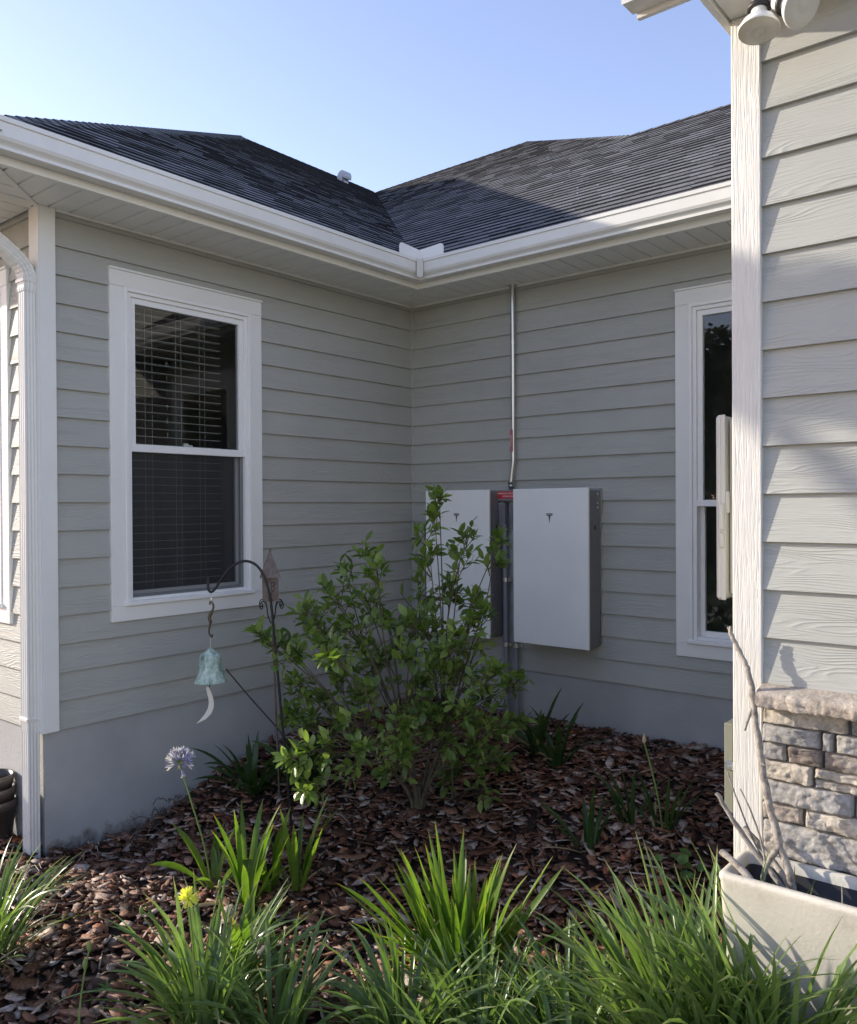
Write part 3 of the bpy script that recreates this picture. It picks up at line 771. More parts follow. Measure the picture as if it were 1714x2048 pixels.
def battery(x0, label):
    b = thing('battery_unit', (x0 + .3, -.02, -1.03), label, 'battery', 'wall batteries')
    mb = MB(); mb.box((x0 + .012, -.196, -1.022), (x0 + .605, -.032, .072), .006); mb.build('case', m_case, b)
    mb = MB(); mb.box((x0, -.222, -1.030), (x0 + .616, -.199, .087), .004); mb.build('front_panel', m_panel, b)
    emblem(x0 + .31, -.088, -.2221).build('emblem', m_emblem, b)
    mb = MB(); mb.box((x0 + .02, -.0315, -1.0), (x0 + .612, -.012, .085), .002); mb.box((x0 + .604, -.033, -.09), (x0 + .618, -.012, .082), .002)
    for zz in (.045, -.02, -.05): mb.lathe((x0 + .605, -.07, zz), [(0, .006), (.006, .006), (.008, .0), (.008, -.002)], 8, (1, 0, 0))
    mb.build('mounting_bracket', m_steel, b)
    mb = MB(); mb.box((x0 + .604, -.15, -.28), (x0 + .609, -.10, -.14), .002); mb.build('switch_plate', m_case, b)
    mb = MB(); mb.box((x0 + .608, -.118, -.205), (x0 + .614, -.108, -.175), .001); mb.build('switch', m_black, b)
    return b
battery(.326, 'white fronted battery box nearest the inner corner, half hidden by the shrub')
battery(1.157, 'white fronted battery box right of the conduit, in clear view')

def text_mesh(txt, size, loc, rx, ry, rz, name, parent, align='CENTER'):
    cu = bpy.data.curves.new(name, 'FONT'); cu.body = txt; cu.size = size; cu.align_x = align; cu.align_y = 'CENTER'; cu.extrude = .0003
    to = bpy.data.objects.new(name, cu); COL.objects.link(to)
    dg = bpy.context.evaluated_depsgraph_get(); me = bpy.data.meshes.new_from_object(to.evaluated_get(dg)); bpy.data.objects.remove(to)
    me.materials.clear(); me.materials.append(m_ink); o = bpy.data.objects.new(name, me); COL.objects.link(o)
    o.location = loc; o.rotation_euler = (rx, ry, rz); o.parent = parent; o.matrix_parent_inverse = wmat(parent).inverted(); return o

cd = thing('conduit_pipe', (1.046, -.05, .1), 'shiny steel conduit pipe running from the soffit down between the battery boxes', 'conduit')
mb = MB(); mb.tube([(1.050, -.052, SOF), (1.050, -.052, .352)], .0165, 14); mb.tube(smooth_curve([(1.050, -.052, .352), (1.050, -.053, .29), (1.040, -.055, .22), (1.032, -.056, .145)], 5), .0175, 14); mb.build('pipe', m_steel, cd)
for a, b, r_ in ((1.617, 1.628, .03), (1.21, 1.18, .0195), (.375, .335, .0205)):
    mb = MB(); mb.tube([(1.050, -.052, a), (1.050, -.052, b)], r_, 14); mb.build('coupling', m_steel, cd)
mb = MB(); mb.tube([(1.031, -.056, z_) for z_ in (.150, .1281, .128, .1221, .122, .108, .1079, .06)], [.0235, .0235, .018, .018, .0235, .0235, .018, .018], 14); mb.build('coupling', m_steel, cd)
mb = MB(); mb.obox((1.046, -.0695, .455), (Vector((.97, -.24, 0)), Vector((.24, .97, 0)), Vector((0, 0, 1))), (.0125, .0008, .085), 0); lab = mb.build('sticker', m_red, cd)
text_mesh('WARNING: PHOTOVOLTAIC', .0125, (1.0485, -.0710, .455), R(90), R(-90), 0, 'lettering', lab)
text_mesh('POWER SOURCE', .0110, (1.0400, -.0712, .455), R(90), R(-90), 0, 'lettering', lab)

jb = thing('junction_fitting', (1.03, -.05, .05), 'grey pipe fitting with a red warning sticker, just below the shiny conduit', 'conduit fitting')
def pill(mb, c, hw, hh, y0, y1, n=10):
    horiz = hw > hh; r_ = min(hw, hh); pts = []
    for i in range(2 * n):
        a = math.pi * 2 * i / (2 * n) + (0 if not horiz else 0)
        ox = (hw - r_) * (1 if math.cos(a) > 0 else -1) if horiz else 0; oz = 0 if horiz else (hh - r_) * (1 if math.sin(a) > 0 else -1)
        pts.append((c[0] + ox + math.cos(a) * r_, c[1] + oz + math.sin(a) * r_))
    mb.prism([(p_[0], y0, p_[1]) for p_ in pts], (0, -1, 0), y0 - y1)
mb = MB(); pill(mb, (1.03, .045), .125, .040, -.03, -.088); mb.build('fitting_body', m_pvc, jb)
mb = MB(); pill(mb, (1.03, .047), .118, .028, -.0882, -.0902); lab = mb.build('sticker', m_red, jb)
text_mesh('WARNING: PHOTOVOLTAIC', .0185, (1.045, -.0905, .058), R(90), 0, 0, 'lettering', lab); text_mesh('POWER SOURCE', .0185, (1.045, -.0905, .036), R(90), 0, 0, 'lettering', lab)
for nm, cx, lb_ in (('l', .965, 'grey elbow fitting beside the left battery box, joined to it by a stub pipe'), ('r', 1.06, 'grey elbow fitting tucked behind the edge of the right battery box')):
    e = thing('elbow_fitting', (cx, -.05, -.1), lb_, 'conduit fitting', 'elbow fittings under the red sticker')
    mb = MB(); pill(mb, (cx, -.095), .027, .090, -.04, -.085); mb.build('fitting_body', m_pvc, e)
    mb = MB(); mb.box((cx - .02, -.0875, -.165), (cx + .02, -.0852, -.025), .001); mb.build('cover_plate', m_case, e)
    if nm == 'l': mb = MB(); mb.tube([(.90, -.066, -.055), (.9349, -.066, -.055), (.935, -.066, -.055), (.9449, -.066, -.055), (.945, -.066, -.055), (.965, -.066, -.055)], [.018, .018, .024, .024, .018, .018], 12); mb.build('stub_pipe', m_pvc, e)
    mb = MB(); mb.tube([(cx + .01, -.062, -.17), (cx + .01, -.062, -.22)], .022, 12); mb.build('hub', m_pvc, e)
for cx, top, lb_ in ((.985, -.2, 'grey painted pipe running from the left elbow fitting down to the mulch'), (1.078, -1.03, 'short grey painted pipe under the right battery box, down to the mulch')):
    e = thing('wall_pipe', (cx, -.05, -1.65), lb_, 'pipe', 'grey pipes below the batteries')
    mb = MB(); mb.tube([(cx - .01, -.06, top), (cx, -.06, -1.72)], .0205, 12); mb.build('pipe', m_pvc, e)
    for zz in (-.58, -1.07): 
        if zz < top: mb = MB(); mb.tube([(cx - .003, -.06, zz), (cx - .003, -.06, zz - .03)], .0265, 12); mb.box((cx - .045, -.05, zz - .028), (cx + .04, -.034, zz - .004), .001); mb.build('pipe_strap', m_steel, e)

ob = thing('outlet_box', (.02, -1.17, -.92), 'clear weatherproof cover over an outlet on the left wall, behind the shrub', 'outlet')
mb = MB(); mb.box((.02, -1.245, -.925), (.03, -1.09, -.795), .003); mb.build('back_plate', m_pvc, ob)
mb = MB(); mb.box((.03, -1.235, -.915), (.075, -1.10, -.805), .008); mb.build('cover', m_case, ob)
mb = MB(); mb.box((.0752, -1.19, -.905), (.080, -1.18, -.815), .001); mb.build('latch', m_steel, ob)

wb = thing('electrical_panel', (3.42, -1.6, -.42), 'cream metal panel box seen edge-on in front of the right window', 'electrical box')
mb = MB(); mb.box((3.335, -1.868, -.405), (3.585, -1.40, .318), .005); mb.build('cabinet', m_box, wb)
mb = MB(); mb.box((3.300, -1.928, -.424), (3.330, -1.38, .331), .010); mb.box((3.322, -1.928, -.424), (3.340, -1.918, .331), .002); mb.build('lid', m_box, wb)
mb = MB(); mb.box((3.318, -1.945, -.14), (3.337, -1.929, -.03), .004); mb.box((3.322, -1.950, -.21), (3.338, -1.929, -.15), .004); mb.box((3.338, -1.925, -.07), (3.352, -1.906, .02), .004); mb.build('latch', m_box, wb)

lbx = thing('meter_box', (3.5, -2.1, -1.17), 'olive grey metal box low down behind the white corner post', 'electrical box')
mb = MB(); mb.box((3.4885, -2.245, -1.145), (3.585, -1.95, -.86), .003); mb.build('cabinet', m_olive, lbx)
mb = MB(); mb.box((3.455, -2.262, -1.165), (3.488, -1.93, -.838), .003); mb.build('lid', m_olive, lbx)
mb = MB(); mb.box((3.460, -2.272, -1.005), (3.490, -2.2625, -.975), .002); mb.tube([(3.472, -2.275, -.99), (3.512, -2.26, -.988)], .004, 6); mb.build('latch', m_steel, lbx)
mb = MB(); mb.lathe((3.525, -2.2455, -.945), [(0, 0), (.012, 0), (.012, .004)], 12, (0, -1, 0)); mb.build('knockout', m_black, lbx)

# ------------------------------------------------------------------ flood light
fl = thing('flood_light', (3.76, -2.6, 1.59), 'white double flood lamp under the eave at the top of the corner post', 'lamp')
mb = MB(); mb.lathe((3.77, -2.60, 1.60), [(0, -.03), (.05, -.03), (.055, -.02), (.055, .0)], 20); mb.tube([(3.75, -2.6, 1.58), (3.712, -2.625, 1.545)], .018, 12); mb.tube([(3.79, -2.6, 1.58), (3.80, -2.63, 1.545)], .018, 12); mb.build('base', m_lamp, fl)
def head(p0, ax, L, r):
    ax = Vector(ax).normalized(); p0 = Vector(p0); h = MB()
    h.lathe(p0, [(.020, -.03), (.024, -.028), (.024, .005)], 20, ax); hd = h.build('lamp_head', m_lamp, fl)
    g_ = MB(); g_.lathe(p0, [(.0245, .003), (.034, .003), (.036, .010), (.034, .017), (.024, .018)], 20, ax); g_.build('gasket', m_black, hd)
    b = MB(); b.lathe(p0, [(.023, .012), (.025, .03), (.036, .048), (r * .8, L * .72), (r, L), (r * 1.01, L + .006), (r * .97, L + .008)], 28, ax); b.build('reflector', m_lamp, hd)
    l_ = MB(); l_.lathe(p0, [(r * .97, L + .007), (r * .7, L + .0125), (r * .45, L + .014), (r * .32, L + .011), (r * .2, L + .015), (.0005, L + .016)], 28, ax); l_.build('lens', m_lens, hd)
head((3.711, -2.635, 1.522), (.05, -.22, -1), .083, .062)
head((3.79, -2.655, 1.492), (.80, -.42, -.62), .080, .062)

# ------------------------------------------------------------------ planter with sticks
pl = thing('planter_box', (4.1, -2.62, -1.78), 'long cream rectangular planter box standing in front of the stone wall', 'planter')
mb = MB(); x0, x1, y0, y1, zt_, zb_ = 3.612, 4.75, -2.752, -2.512, -1.178, -1.80; tp = .014; w_ = .026
def loop(ins, z, r=.02, n=4):
    a, b, c, d = x0 + ins, x1 - ins, y0 + ins, y1 - ins; r = max(.004, r); out = []
    for cx, cy, st in ((b - r, d - r, 0), (a + r, d - r, 90), (a + r, c + r, 180), (b - r, c + r, 270)):
        for i in range(n + 1):
            an = R(st + 90 * i / n); out.append((cx + math.cos(an) * r, cy + math.sin(an) * r, z))
    return out
mb.grid([loop(tp * 2.2, zb_), loop(.004, zt_ - .03), loop(0, zt_ - .018), loop(.001, zt_ - .006), loop(.007, zt_), loop(w_ - .005, zt_), loop(w_, zt_ - .006), loop(w_ + .008, zt_ - .055)], closed=True)
mb.build('planter_shell', m_planter, pl)
mb = MB(); mb.grid([loop(w_ + .005, zt_ - .032), loop(w_ + .009, zt_ - .032), loop(w_ + .016, zt_ - .3)], closed=True); mb.build('liner', m_black, pl)
mb = MB(); mb.face(loop(w_ + .013, zt_ - .15), None, (0, 0, 1)); mb.build('potting_soil', m_peat, pl)
def stick(name, pts, r0, r1, label, mat=m_stick, group='sticks in the planter', nubs=()):
    pts = smooth_curve(pts, 7); n = len(pts); rad = [(r0 + (r1 - r0) * i / (n - 1)) * (1 + .16 * noise.noise(Vector((i * .55, r0 * 900, 1)))) for i in range(n)]
    jit = [p + Vector((noise.noise(Vector((i * .5, 1, r0 * 700))), noise.noise(Vector((i * .5, 9, r0 * 700))), 0)) * r0 * .35 for i, p in enumerate(pts)]
    t_ = thing(name, pts[0], label, 'stick', group)
    mb = MB(); mb.tube(jit, rad, 10); mb.build('wood', mat, t_)
    return t_
st = stick('dead_branch', [(3.81, -2.64, -1.26), (3.795, -2.635, -1.18), (3.755, -2.605, -1.106), (3.716, -2.585, -.978), (3.690, -2.575, -.86), (3.676, -2.565, -.79), (3.655, -2.545, -.675), (3.640, -2.535, -.60), (3.620, -2.525, -.555), (3.592, -2.52, -.505), (3.572, -2.52, -.462)], .0135, .0075, 'long pale dead branch leaning from the planter against the corner post')
for a_ in ([(3.577, -2.52, -.475), (3.566, -2.521, -.445)], [(3.573, -2.522, -.47), (3.574, -2.523, -.442)]): mb = MB(); mb.tube(a_, [.006, .0038], 7); mb.build('broken_tip', m_stick, st)
mb = MB(); mb.tube([(3.654, -2.552, -.70), (3.640, -2.558, -.745), (3.633, -2.558, -.775)], [.007, .005, .003], 7); mb.build('bark_flap', m_twig, st)
mb = MB(); mb.tube([(3.690, -2.58, -.86), (3.705, -2.585, -.87)], [.006, .003], 6); mb.build('knot', m_stick, st)
mb = MB(); mb.tube(smooth_curve([(3.755, -2.61, -1.11), (3.735, -2.63, -1.145), (3.722, -2.645, -1.18), (3.718, -2.655, -1.225)], 4), [.011, .0105, .010, .010, .009, .009, .009, .008, .008, .008, .0075, .0075, .007], 8); mb.build('side_branch', m_stick, st)
stick('twig', [(3.80, -2.63, -1.25), (3.68, -2.60, -1.15), (3.60, -2.60, -1.05), (3.555, -2.60, -.985)], .010, .0065, 'grey stick with a broken end, poking out left over the mulch', m_twig)
stick('twig', [(3.74, -2.60, -1.22), (3.67, -2.585, -1.12), (3.615, -2.58, -1.0), (3.580, -2.575, -.915)], .0035, .002, 'thin tall twig left of the corner post in the planter', m_twig)
stick('twig', [(3.72, -2.62, -1.20), (3.70, -2.60, -1.12), (3.665, -2.59, -1.03), (3.625, -2.58, -.962)], .0042, .002, 'dark slender twig standing in front of the corner post', m_twig)
stick('twig', [(3.85, -2.66, -1.27), (3.74, -2.60, -1.17), (3.625, -2.545, -1.098)], .0105, .009, 'dark grey stick lying across the back left rim of the planter', m_twig)
stick('twig', [(3.72, -2.72, -1.205), (3.66, -2.70, -1.165), (3.60, -2.68, -1.140)], .012, .010, 'short fat pale stub resting on the left rim of the planter', m_stick)
stick('twig', [(3.955, -2.67, -1.28), (3.95, -2.665, -1.16)], .0025, .0018, 'tiny upright twig at the right of the planter soil', m_twig)

# ------------------------------------------------------------------ hook, bell, lantern
hk = thing('shepherd_hook', (.961, -2.183, -1.87), 'black iron shepherd hook leaning in the mulch left of the shrub', 'garden hook')
mb = MB(); hp = [(.966, -2.18, -1.92), (.961, -2.183, -1.85), (.943, -2.195, -1.581), (.917, -2.213, -1.212), (.891, -2.232, -.844), (.874, -2.244, -.603), (.852, -2.261, -.461), (.813, -2.292, -.37), (.758, -2.337, -.339), (.699, -2.386, -.372), (.656, -2.423, -.44), (.627, -2.447, -.496), (.611, -2.462, -.513), (.598, -2.472, -.497), (.597, -2.472, -.470), (.598, -2.471, -.428)]
mb.tube(smooth_curve(hp, 5), .0075, 10); mb.build('rod', m_iron, hk)
bell = thing('wind_bell', (.608, -2.467, -1.02), 'green patinated bell with a pale curved sail hanging from the iron hook', 'wind bell')
mb = MB(); mb.tube([(.611, -2.462, -.508), (.612, -2.461, -.56)], .0016, 6); mb.lathe((.612, -2.461, -.556), [(.004, -.012), (.006, 0), (.004, .010)], 8); mb.build('wire', m_steel, bell); mb = MB(); mb.tube([(.606, -2.466, -.765), (.607, -2.467, -.84)], .0022, 6); mb.build('wire', m_steel, bell)
mb = MB(); mb.tube(smooth_curve([(.605, -2.466, -.585), (.606, -2.465, -.567), (.616, -2.458, -.575), (.621, -2.454, -.60), (.612, -2.461, -.63), (.603, -2.469, -.658), (.608, -2.465, -.685), (.606, -2.467, -.70), (.601, -2.471, -.734), (.605, -2.468, -.757), (.614, -2.461, -.768), (.616, -2.459, -.752)], 4), [.005] * 9 + [.006] * 6 + [.0095] * 10 + [.006] * 6 + [.005] * 14, 8); mb.build('scroll_hanger', m_bronze, bell)
mb = MB(); mb.lathe((.608, -2.467, -1.02), [(.0015, .187), (.012, .187), (.022, .180), (.028, .172), (.053, .156), (.058, .149), (.059, .138), (.061, .108), (.065, .075), (.072, .045), (.081, .018), (.089, .003), (.090, -.002), (.086, -.003), (.079, .018), (.067, .05), (.060, .10), (.05, .145), (.001, .15)], 36); mb.build('bell_body', m_patina, bell)
mb = MB(); mb.tube([(.606, -2.468, -.86), (.603, -2.471, -1.052)], .0028, 6); mb.lathe((.605, -2.469, -.99), [(.001, .012), (.012, .006), (.012, -.006), (.001, -.012)], 10); mb.build('clapper', m_iron, bell)
def at3(u, v): return Vector((.594, -2.479, -1.051)) + Vector((.770, .638, 0)) * u + Vector((0, 0, -1)) * v
left = [(-.008, 0), (-.004, .03), (.004, .06), (.008, .09), (.002, .12), (-.014, .15), (-.036, .178), (-.064, .207)]; right = [(.006, -.002), (.018, .02), (.031, .06), (.036, .09), (.034, .12), (.020, .152), (-.010, .182), (-.064, .208)]
mb = MB(); d_ = Vector((-.638, .770, 0)) * .0022
mb.grid([[at3(*a) - d_, at3(*b) - d_] for a, b in zip(left, right)]); mb.grid([[at3(*a) + d_, at3(*b) + d_] for a, b in zip(left, right)])
for sd2 in (left, right): mb.grid([[at3(*a) - d_, at3(*a) + d_] for a in sd2])
mb.build('sail', m_sail, bell)

ln = thing('garden_lantern', (.635, -1.997, -1.75), 'rusty tin house-shaped lantern with scrolls on a stake behind the hook', 'lantern')
lc = Vector((.594, -2.02, 0)); ca, sa = math.cos(R(52)), math.sin(R(52))
def lp(a, b, z): return (lc.x + a * ca - b * sa, lc.y + a * sa + b * ca, z)
mb = MB(); hw, zt1, zb1 = .047, -.455, -.605
for (a, b), (c_, d2) in (((-1, -1), (1, -1)), ((1, -1), (1, 1)), ((1, 1), (-1, 1)), ((-1, 1), (-1, -1))):
    mb.face([lp(a * hw, b * hw, zb1), lp(c_ * hw, d2 * hw, zb1), lp(c_ * hw, d2 * hw, zt1), lp(a * hw, b * hw, zt1)], None, lp((a + c_), (b + d2), 0) - lc if False else (Vector(lp((a + c_) * .5, (b + d2) * .5, 0)) - lc))
mb.face([lp(-hw, -hw, zb1), lp(hw, -hw, zb1), lp(hw, hw, zb1), lp(-hw, hw, zb1)], None, (0, 0, -1)); mb.build('lantern_body', m_rust, ln)
mb = MB(); hw2 = .062
for (a, b), (c_, d2) in (((-1, -1), (1, -1)), ((1, -1), (1, 1)), ((1, 1), (-1, 1)), ((-1, 1), (-1, -1))):
    n_ = Vector(lp((a + c_) * .5, (b + d2) * .5, 0)) - lc
    mb.face([lp(a * hw2, b * hw2, -.462), lp(c_ * hw2, d2 * hw2, -.462), lp(c_ * .006, d2 * .006, -.306), lp(a * .006, b * .006, -.306)], None, n_)
    mb.face([lp(a * hw2, b * hw2, -.462), lp(c_ * hw2, d2 * hw2, -.462), lp(c_ * hw * .9, d2 * hw * .9, -.452), lp(a * hw * .9, b * hw * .9, -.452)], None, (0, 0, -1))
mb.lathe((lc.x, lc.y, -.308), [(.001, .020), (.006, .016), (.008, .010), (.006, .003), (.007, .0)], 10); mb.build('lantern_roof', m_rust, ln)
mb = MB()
for zz, r_ in ((-.50, .010), (-.525, .010)): 
    mb.tube([Vector(lp(.012 + math.cos(i * .7) * r_, -hw - .001, zz + math.sin(i * .7) * r_ * 1.3)) for i in range(10)], .0025, 5)
mb.tube([lp(.015, -hw - .001, -.535), lp(.0, -hw - .001, -.57), lp(.012, -hw - .001, -.60)], .0025, 5); mb.build('cut_out', m_black, ln)
mb = MB()
for k in range(4):
    an = R(52 + 45 + 90 * k); dx, dy = math.cos(an), math.sin(an)
    cv = [(.004, -.74), (.020, -.715), (.032, -.68), (.038, -.64), (.052, -.610), (.075, -.600), (.094, -.612), (.098, -.632), (.086, -.646), (.073, -.637), (.076, -.622), (.084, -.624)]
    mb.tube(smooth_curve([(lc.x + .008 + dx * r_, lc.y + dy * r_, z_) for r_, z_ in cv], 4), .0032, 6)
mb.build('scroll', m_iron, ln)
mb = MB(); mb.tube([(.600, -2.018, -.605), (.604, -2.014, -.721), (.621, -2.005, -1.269), (.635, -1.997, -1.80)], .0055, 8); mb.build('stake', m_rust, ln)
rd = MB(); rd.tube([(.386, -2.197, -1.017), (.499, -2.105, -1.192), (.604, -2.019, -1.345), (.70, -1.94, -1.50), (.80, -1.86, -1.78)], .0042, 8); tag(rd.build('leaning_rod', m_iron), 'thin dark rod leaning up behind the green bell towards the window', 'rod')

# ------------------------------------------------------------------ mulch
def mulch():
    rng = np.random.default_rng(11); n = 30000
    x = rng.uniform(-1.3, 4.3, n); y = -4.5 + 4.5 * rng.uniform(0, 1, n)
    keep = ~((x < .03) & (y > -3.16)) & ~((x > 3.5) & (y > -2.48)) & (y < -.01) & ~((x > 3.58) & (y > -2.77)) & (x > -.9 + (-y - 3.2) * .2)
    x, y = x[keep], y[keep]; n = len(x)
    z = np.array([gz(a, b) for a, b in zip(x, y)])
    L = rng.gamma(2.6, .0165, n) + .014; L = np.clip(L, .016, .15); W = np.minimum(L * np.where(rng.uniform(0, 1, n) < .22, rng.uniform(.08, .2, n), rng.uniform(.25, .75, n)), .055); T = rng.uniform(.002, .0065, n)
    K = 6; ang = np.linspace(0, 2 * np.pi, K, endpoint=False)[None, :] + rng.uniform(-.3, .3, (n, K)); rr = rng.uniform(.5, 1.15, (n, K))
    bx = np.array([-1, -.1, 1, 1, .15, -1.0])[None, :] + rng.normal(0, .24, (n, K)); by = np.array([-.6, -1, -.5, .55, 1, .6])[None, :] + rng.normal(0, .26, (n, K))
    px = bx * (L / 2)[:, None]; py = by * (W / 2)[:, None]
    curl = rng.normal(0, 1.5, n)[:, None]; zz = curl * px ** 2 + rng.normal(0, .0018, (n, K))
    top = np.stack([px, py, zz + T[:, None]], -1); bot = np.stack([px * .93, py * .93, zz - T[:, None] * .3], -1)
    ctr = np.stack([np.zeros(n), np.zeros(n), T * rng.uniform(.3, .95, n)], -1)[:, None, :]
    V = np.concatenate([top, bot, ctr], 1)                                   # n, 2K+1, 3
    yaw_ = rng.uniform(0, 2 * np.pi, n); tx = rng.normal(0, .34, n); ty = rng.normal(0, .20, n)
    cx, sx, cy, sy, cz, sz = np.cos(tx), np.sin(tx), np.cos(ty), np.sin(ty), np.cos(yaw_), np.sin(yaw_)
    Rx = np.zeros((n, 3, 3)); Rx[:, 0, 0] = 1; Rx[:, 1, 1] = cx; Rx[:, 1, 2] = -sx; Rx[:, 2, 1] = sx; Rx[:, 2, 2] = cx
    Ry = np.zeros((n, 3, 3)); Ry[:, 1, 1] = 1; Ry[:, 0, 0] = cy; Ry[:, 0, 2] = sy; Ry[:, 2, 0] = -sy; Ry[:, 2, 2] = cy
    Rz = np.zeros((n, 3, 3)); Rz[:, 2, 2] = 1; Rz[:, 0, 0] = cz; Rz[:, 0, 1] = -sz; Rz[:, 1, 0] = sz; Rz[:, 1, 1] = cz
    V = np.einsum('nij,nkj->nki', Rz @ Rx @ Ry, V)
    lift = rng.uniform(-.014, .024, n)
    V += np.stack([x, y, z + lift], -1)[:, None, :]
    m = 2 * K + 1; vid = np.arange(n)[:, None] * m
    ks = np.arange(K); k2 = (ks + 1) % K
    tri = np.stack([np.broadcast_to(ks, (n, K)) + vid, np.broadcast_to(k2, (n, K)) + vid, np.full((n, K), 2 * K) + vid], -1).reshape(-1, 3)
    quad = np.stack([ks + vid, ks + K + vid, k2 + K + vid, k2 + vid], -1).reshape(-1, 4)
    me = bpy.data.meshes.new('bark_mulch'); me.vertices.add(n * m); me.vertices.foreach_set('co', V.astype(np.float32).ravel())
    me.loops.add(tri.size + quad.size); me.loops.foreach_set('vertex_index', np.concatenate([tri.ravel(), quad.ravel()]).astype(np.int32))
    me.polygons.add(len(tri) + len(quad))
    ls = np.concatenate([np.arange(len(tri)) * 3, tri.size + np.arange(len(quad)) * 4]).astype(np.int32)
    me.polygons.foreach_set('loop_start', ls)
    me.update(calc_edges=True); me.validate(); me.materials.append(m_chip)
    o = bpy.data.objects.new('bark_mulch', me); COL.objects.link(o)
    return tag(o, 'reddish brown pine bark mulch covering the whole flower bed', 'mulch', kind='stuff')
mulch()

# ------------------------------------------------------------------ plants
def blade(mb, base, az, lean, L, W, curve, seg=7, fold=.25, twist=0.0):
    """strap leaf: starts at angle 'lean' from vertical, bends over by 'curve' radians along its length"""
    p = Vector(base); h = Vector((math.cos(az), math.sin(az), 0)); rows = []; uv = []; side0 = Vector((-math.sin(az), math.cos(az), 0))
    for i in range(seg + 1):
        t = i / seg; a = lean + curve * t ** 1.5
        d = h * math.sin(a) + Vector((0, 0, 1)) * math.cos(a); nrm = Vector((0, 0, 1)) * math.sin(a) - h * math.cos(a)
        w_ = W * (.55 + .45 * min(1, t * 4)) * (1 - max(0, (t - .55) / .45) ** 2.0) + .0004
        s = side0 * math.cos(twist * t) + nrm * math.sin(twist * t)
        rows.append([p - s * w_ / 2 + nrm * w_ * fold, p, p + s * w_ / 2 + nrm * w_ * fold]); uv.append([(0, t), (.5, t), (1, t)])
        p = p + d * (L / seg)
    mb.grid(rows, uv)
    return p
def clump(name, label, cat, xy, n, L, W, mat, lean=(.1, .9), curve=(.3, 1.4), spread=.06, group=None, seg=7, dirs=None, zoff=0.0):
    x, y = xy; z = gz(x, y) - .01 + zoff; mb = MB()
    for i in range(n):
        az = random.uniform(0, 2 * math.pi) if dirs is None else random.gauss(*random.choice(dirs)); r_ = spread * math.sqrt(random.random())
        ln_ = random.uniform(*lean)
        blade(mb, (x + math.cos(az) * r_, y + math.sin(az) * r_, z), az + random.uniform(-.5, .5), ln_, L * random.uniform(.6, 1.12), W * random.uniform(.75, 1.2), random.uniform(*curve), seg, random.uniform(.1, .35), random.uniform(-.8, .8))
    o = thing(name, (x, y, z), label, cat, group); mb.build('leaves', mat, o)
    if n > 8:
        mb = MB()
        for i in range(max(4, n // 9)):
            blade(mb, (x + random.gauss(0, spread * .7), y + random.gauss(0, spread * .7), z + .012), random.uniform(0, 6.28), random.uniform(.8, 1.4), L * random.uniform(.3, .75), W * random.uniform(.35, .7), random.uniform(.1, .9), 6, .3, random.uniform(-1.5, 1.5))
        mb.build('dead_leaves', m_dead, o)
    return o

# foreground liriope
lir = [((2.02, -3.52), 120, .52, .8, 'grassy clump with long arching blades at the front left, under the yellow flower'),
       ((2.30, -3.42), 70, .42, .9, 'grassy clump at the bottom edge, just right of the yellow flower clump'),
       ((2.66, -3.14), 90, .43, .9, 'grassy clump at the bottom centre in front of the broad-leaved plant'),
       ((2.88, -2.98), 90, .45, .8, 'grassy clump right of the bottom centre, touching the broad-leaved plant'),
       ((3.14, -2.84), 95, .46, .75, 'grassy clump at the bottom right, left of the planter corner'),
       ((3.44, -2.86), 110, .58, .6, 'dark grassy clump in front of the left corner of the planter'),
       ((3.68, -2.90), 150, .70, .55, 'grassy clump in front of the planter at the right edge'),
       ((3.26, -3.04), 90, .42, .7, 'low grassy clump at the very bottom between the planter and the bed'),
       ((2.98, -3.16), 70, .38, .8, 'low grassy clump at the very bottom, right of the centre'),
       ((3.56, -2.85), 110, .64, .5, 'grassy clump close against the front of the planter near its left end'),
       ((3.82, -2.84), 140, .70, .45, 'grassy clump close against the planter front, cut off by the right edge'),
       ((.93, -3.86), 100, .50, .85, 'pale grassy clump cut off by the left edge, on the mulch')]
for xy, n, L, le_, lab in lir:
    clump('liriope_clump', lab, 'ornamental grass', xy, n, L, .0185, m_lirio, (.03, le_), (.3, 1.6), .10, 'grassy clumps along the front of the bed', 9)
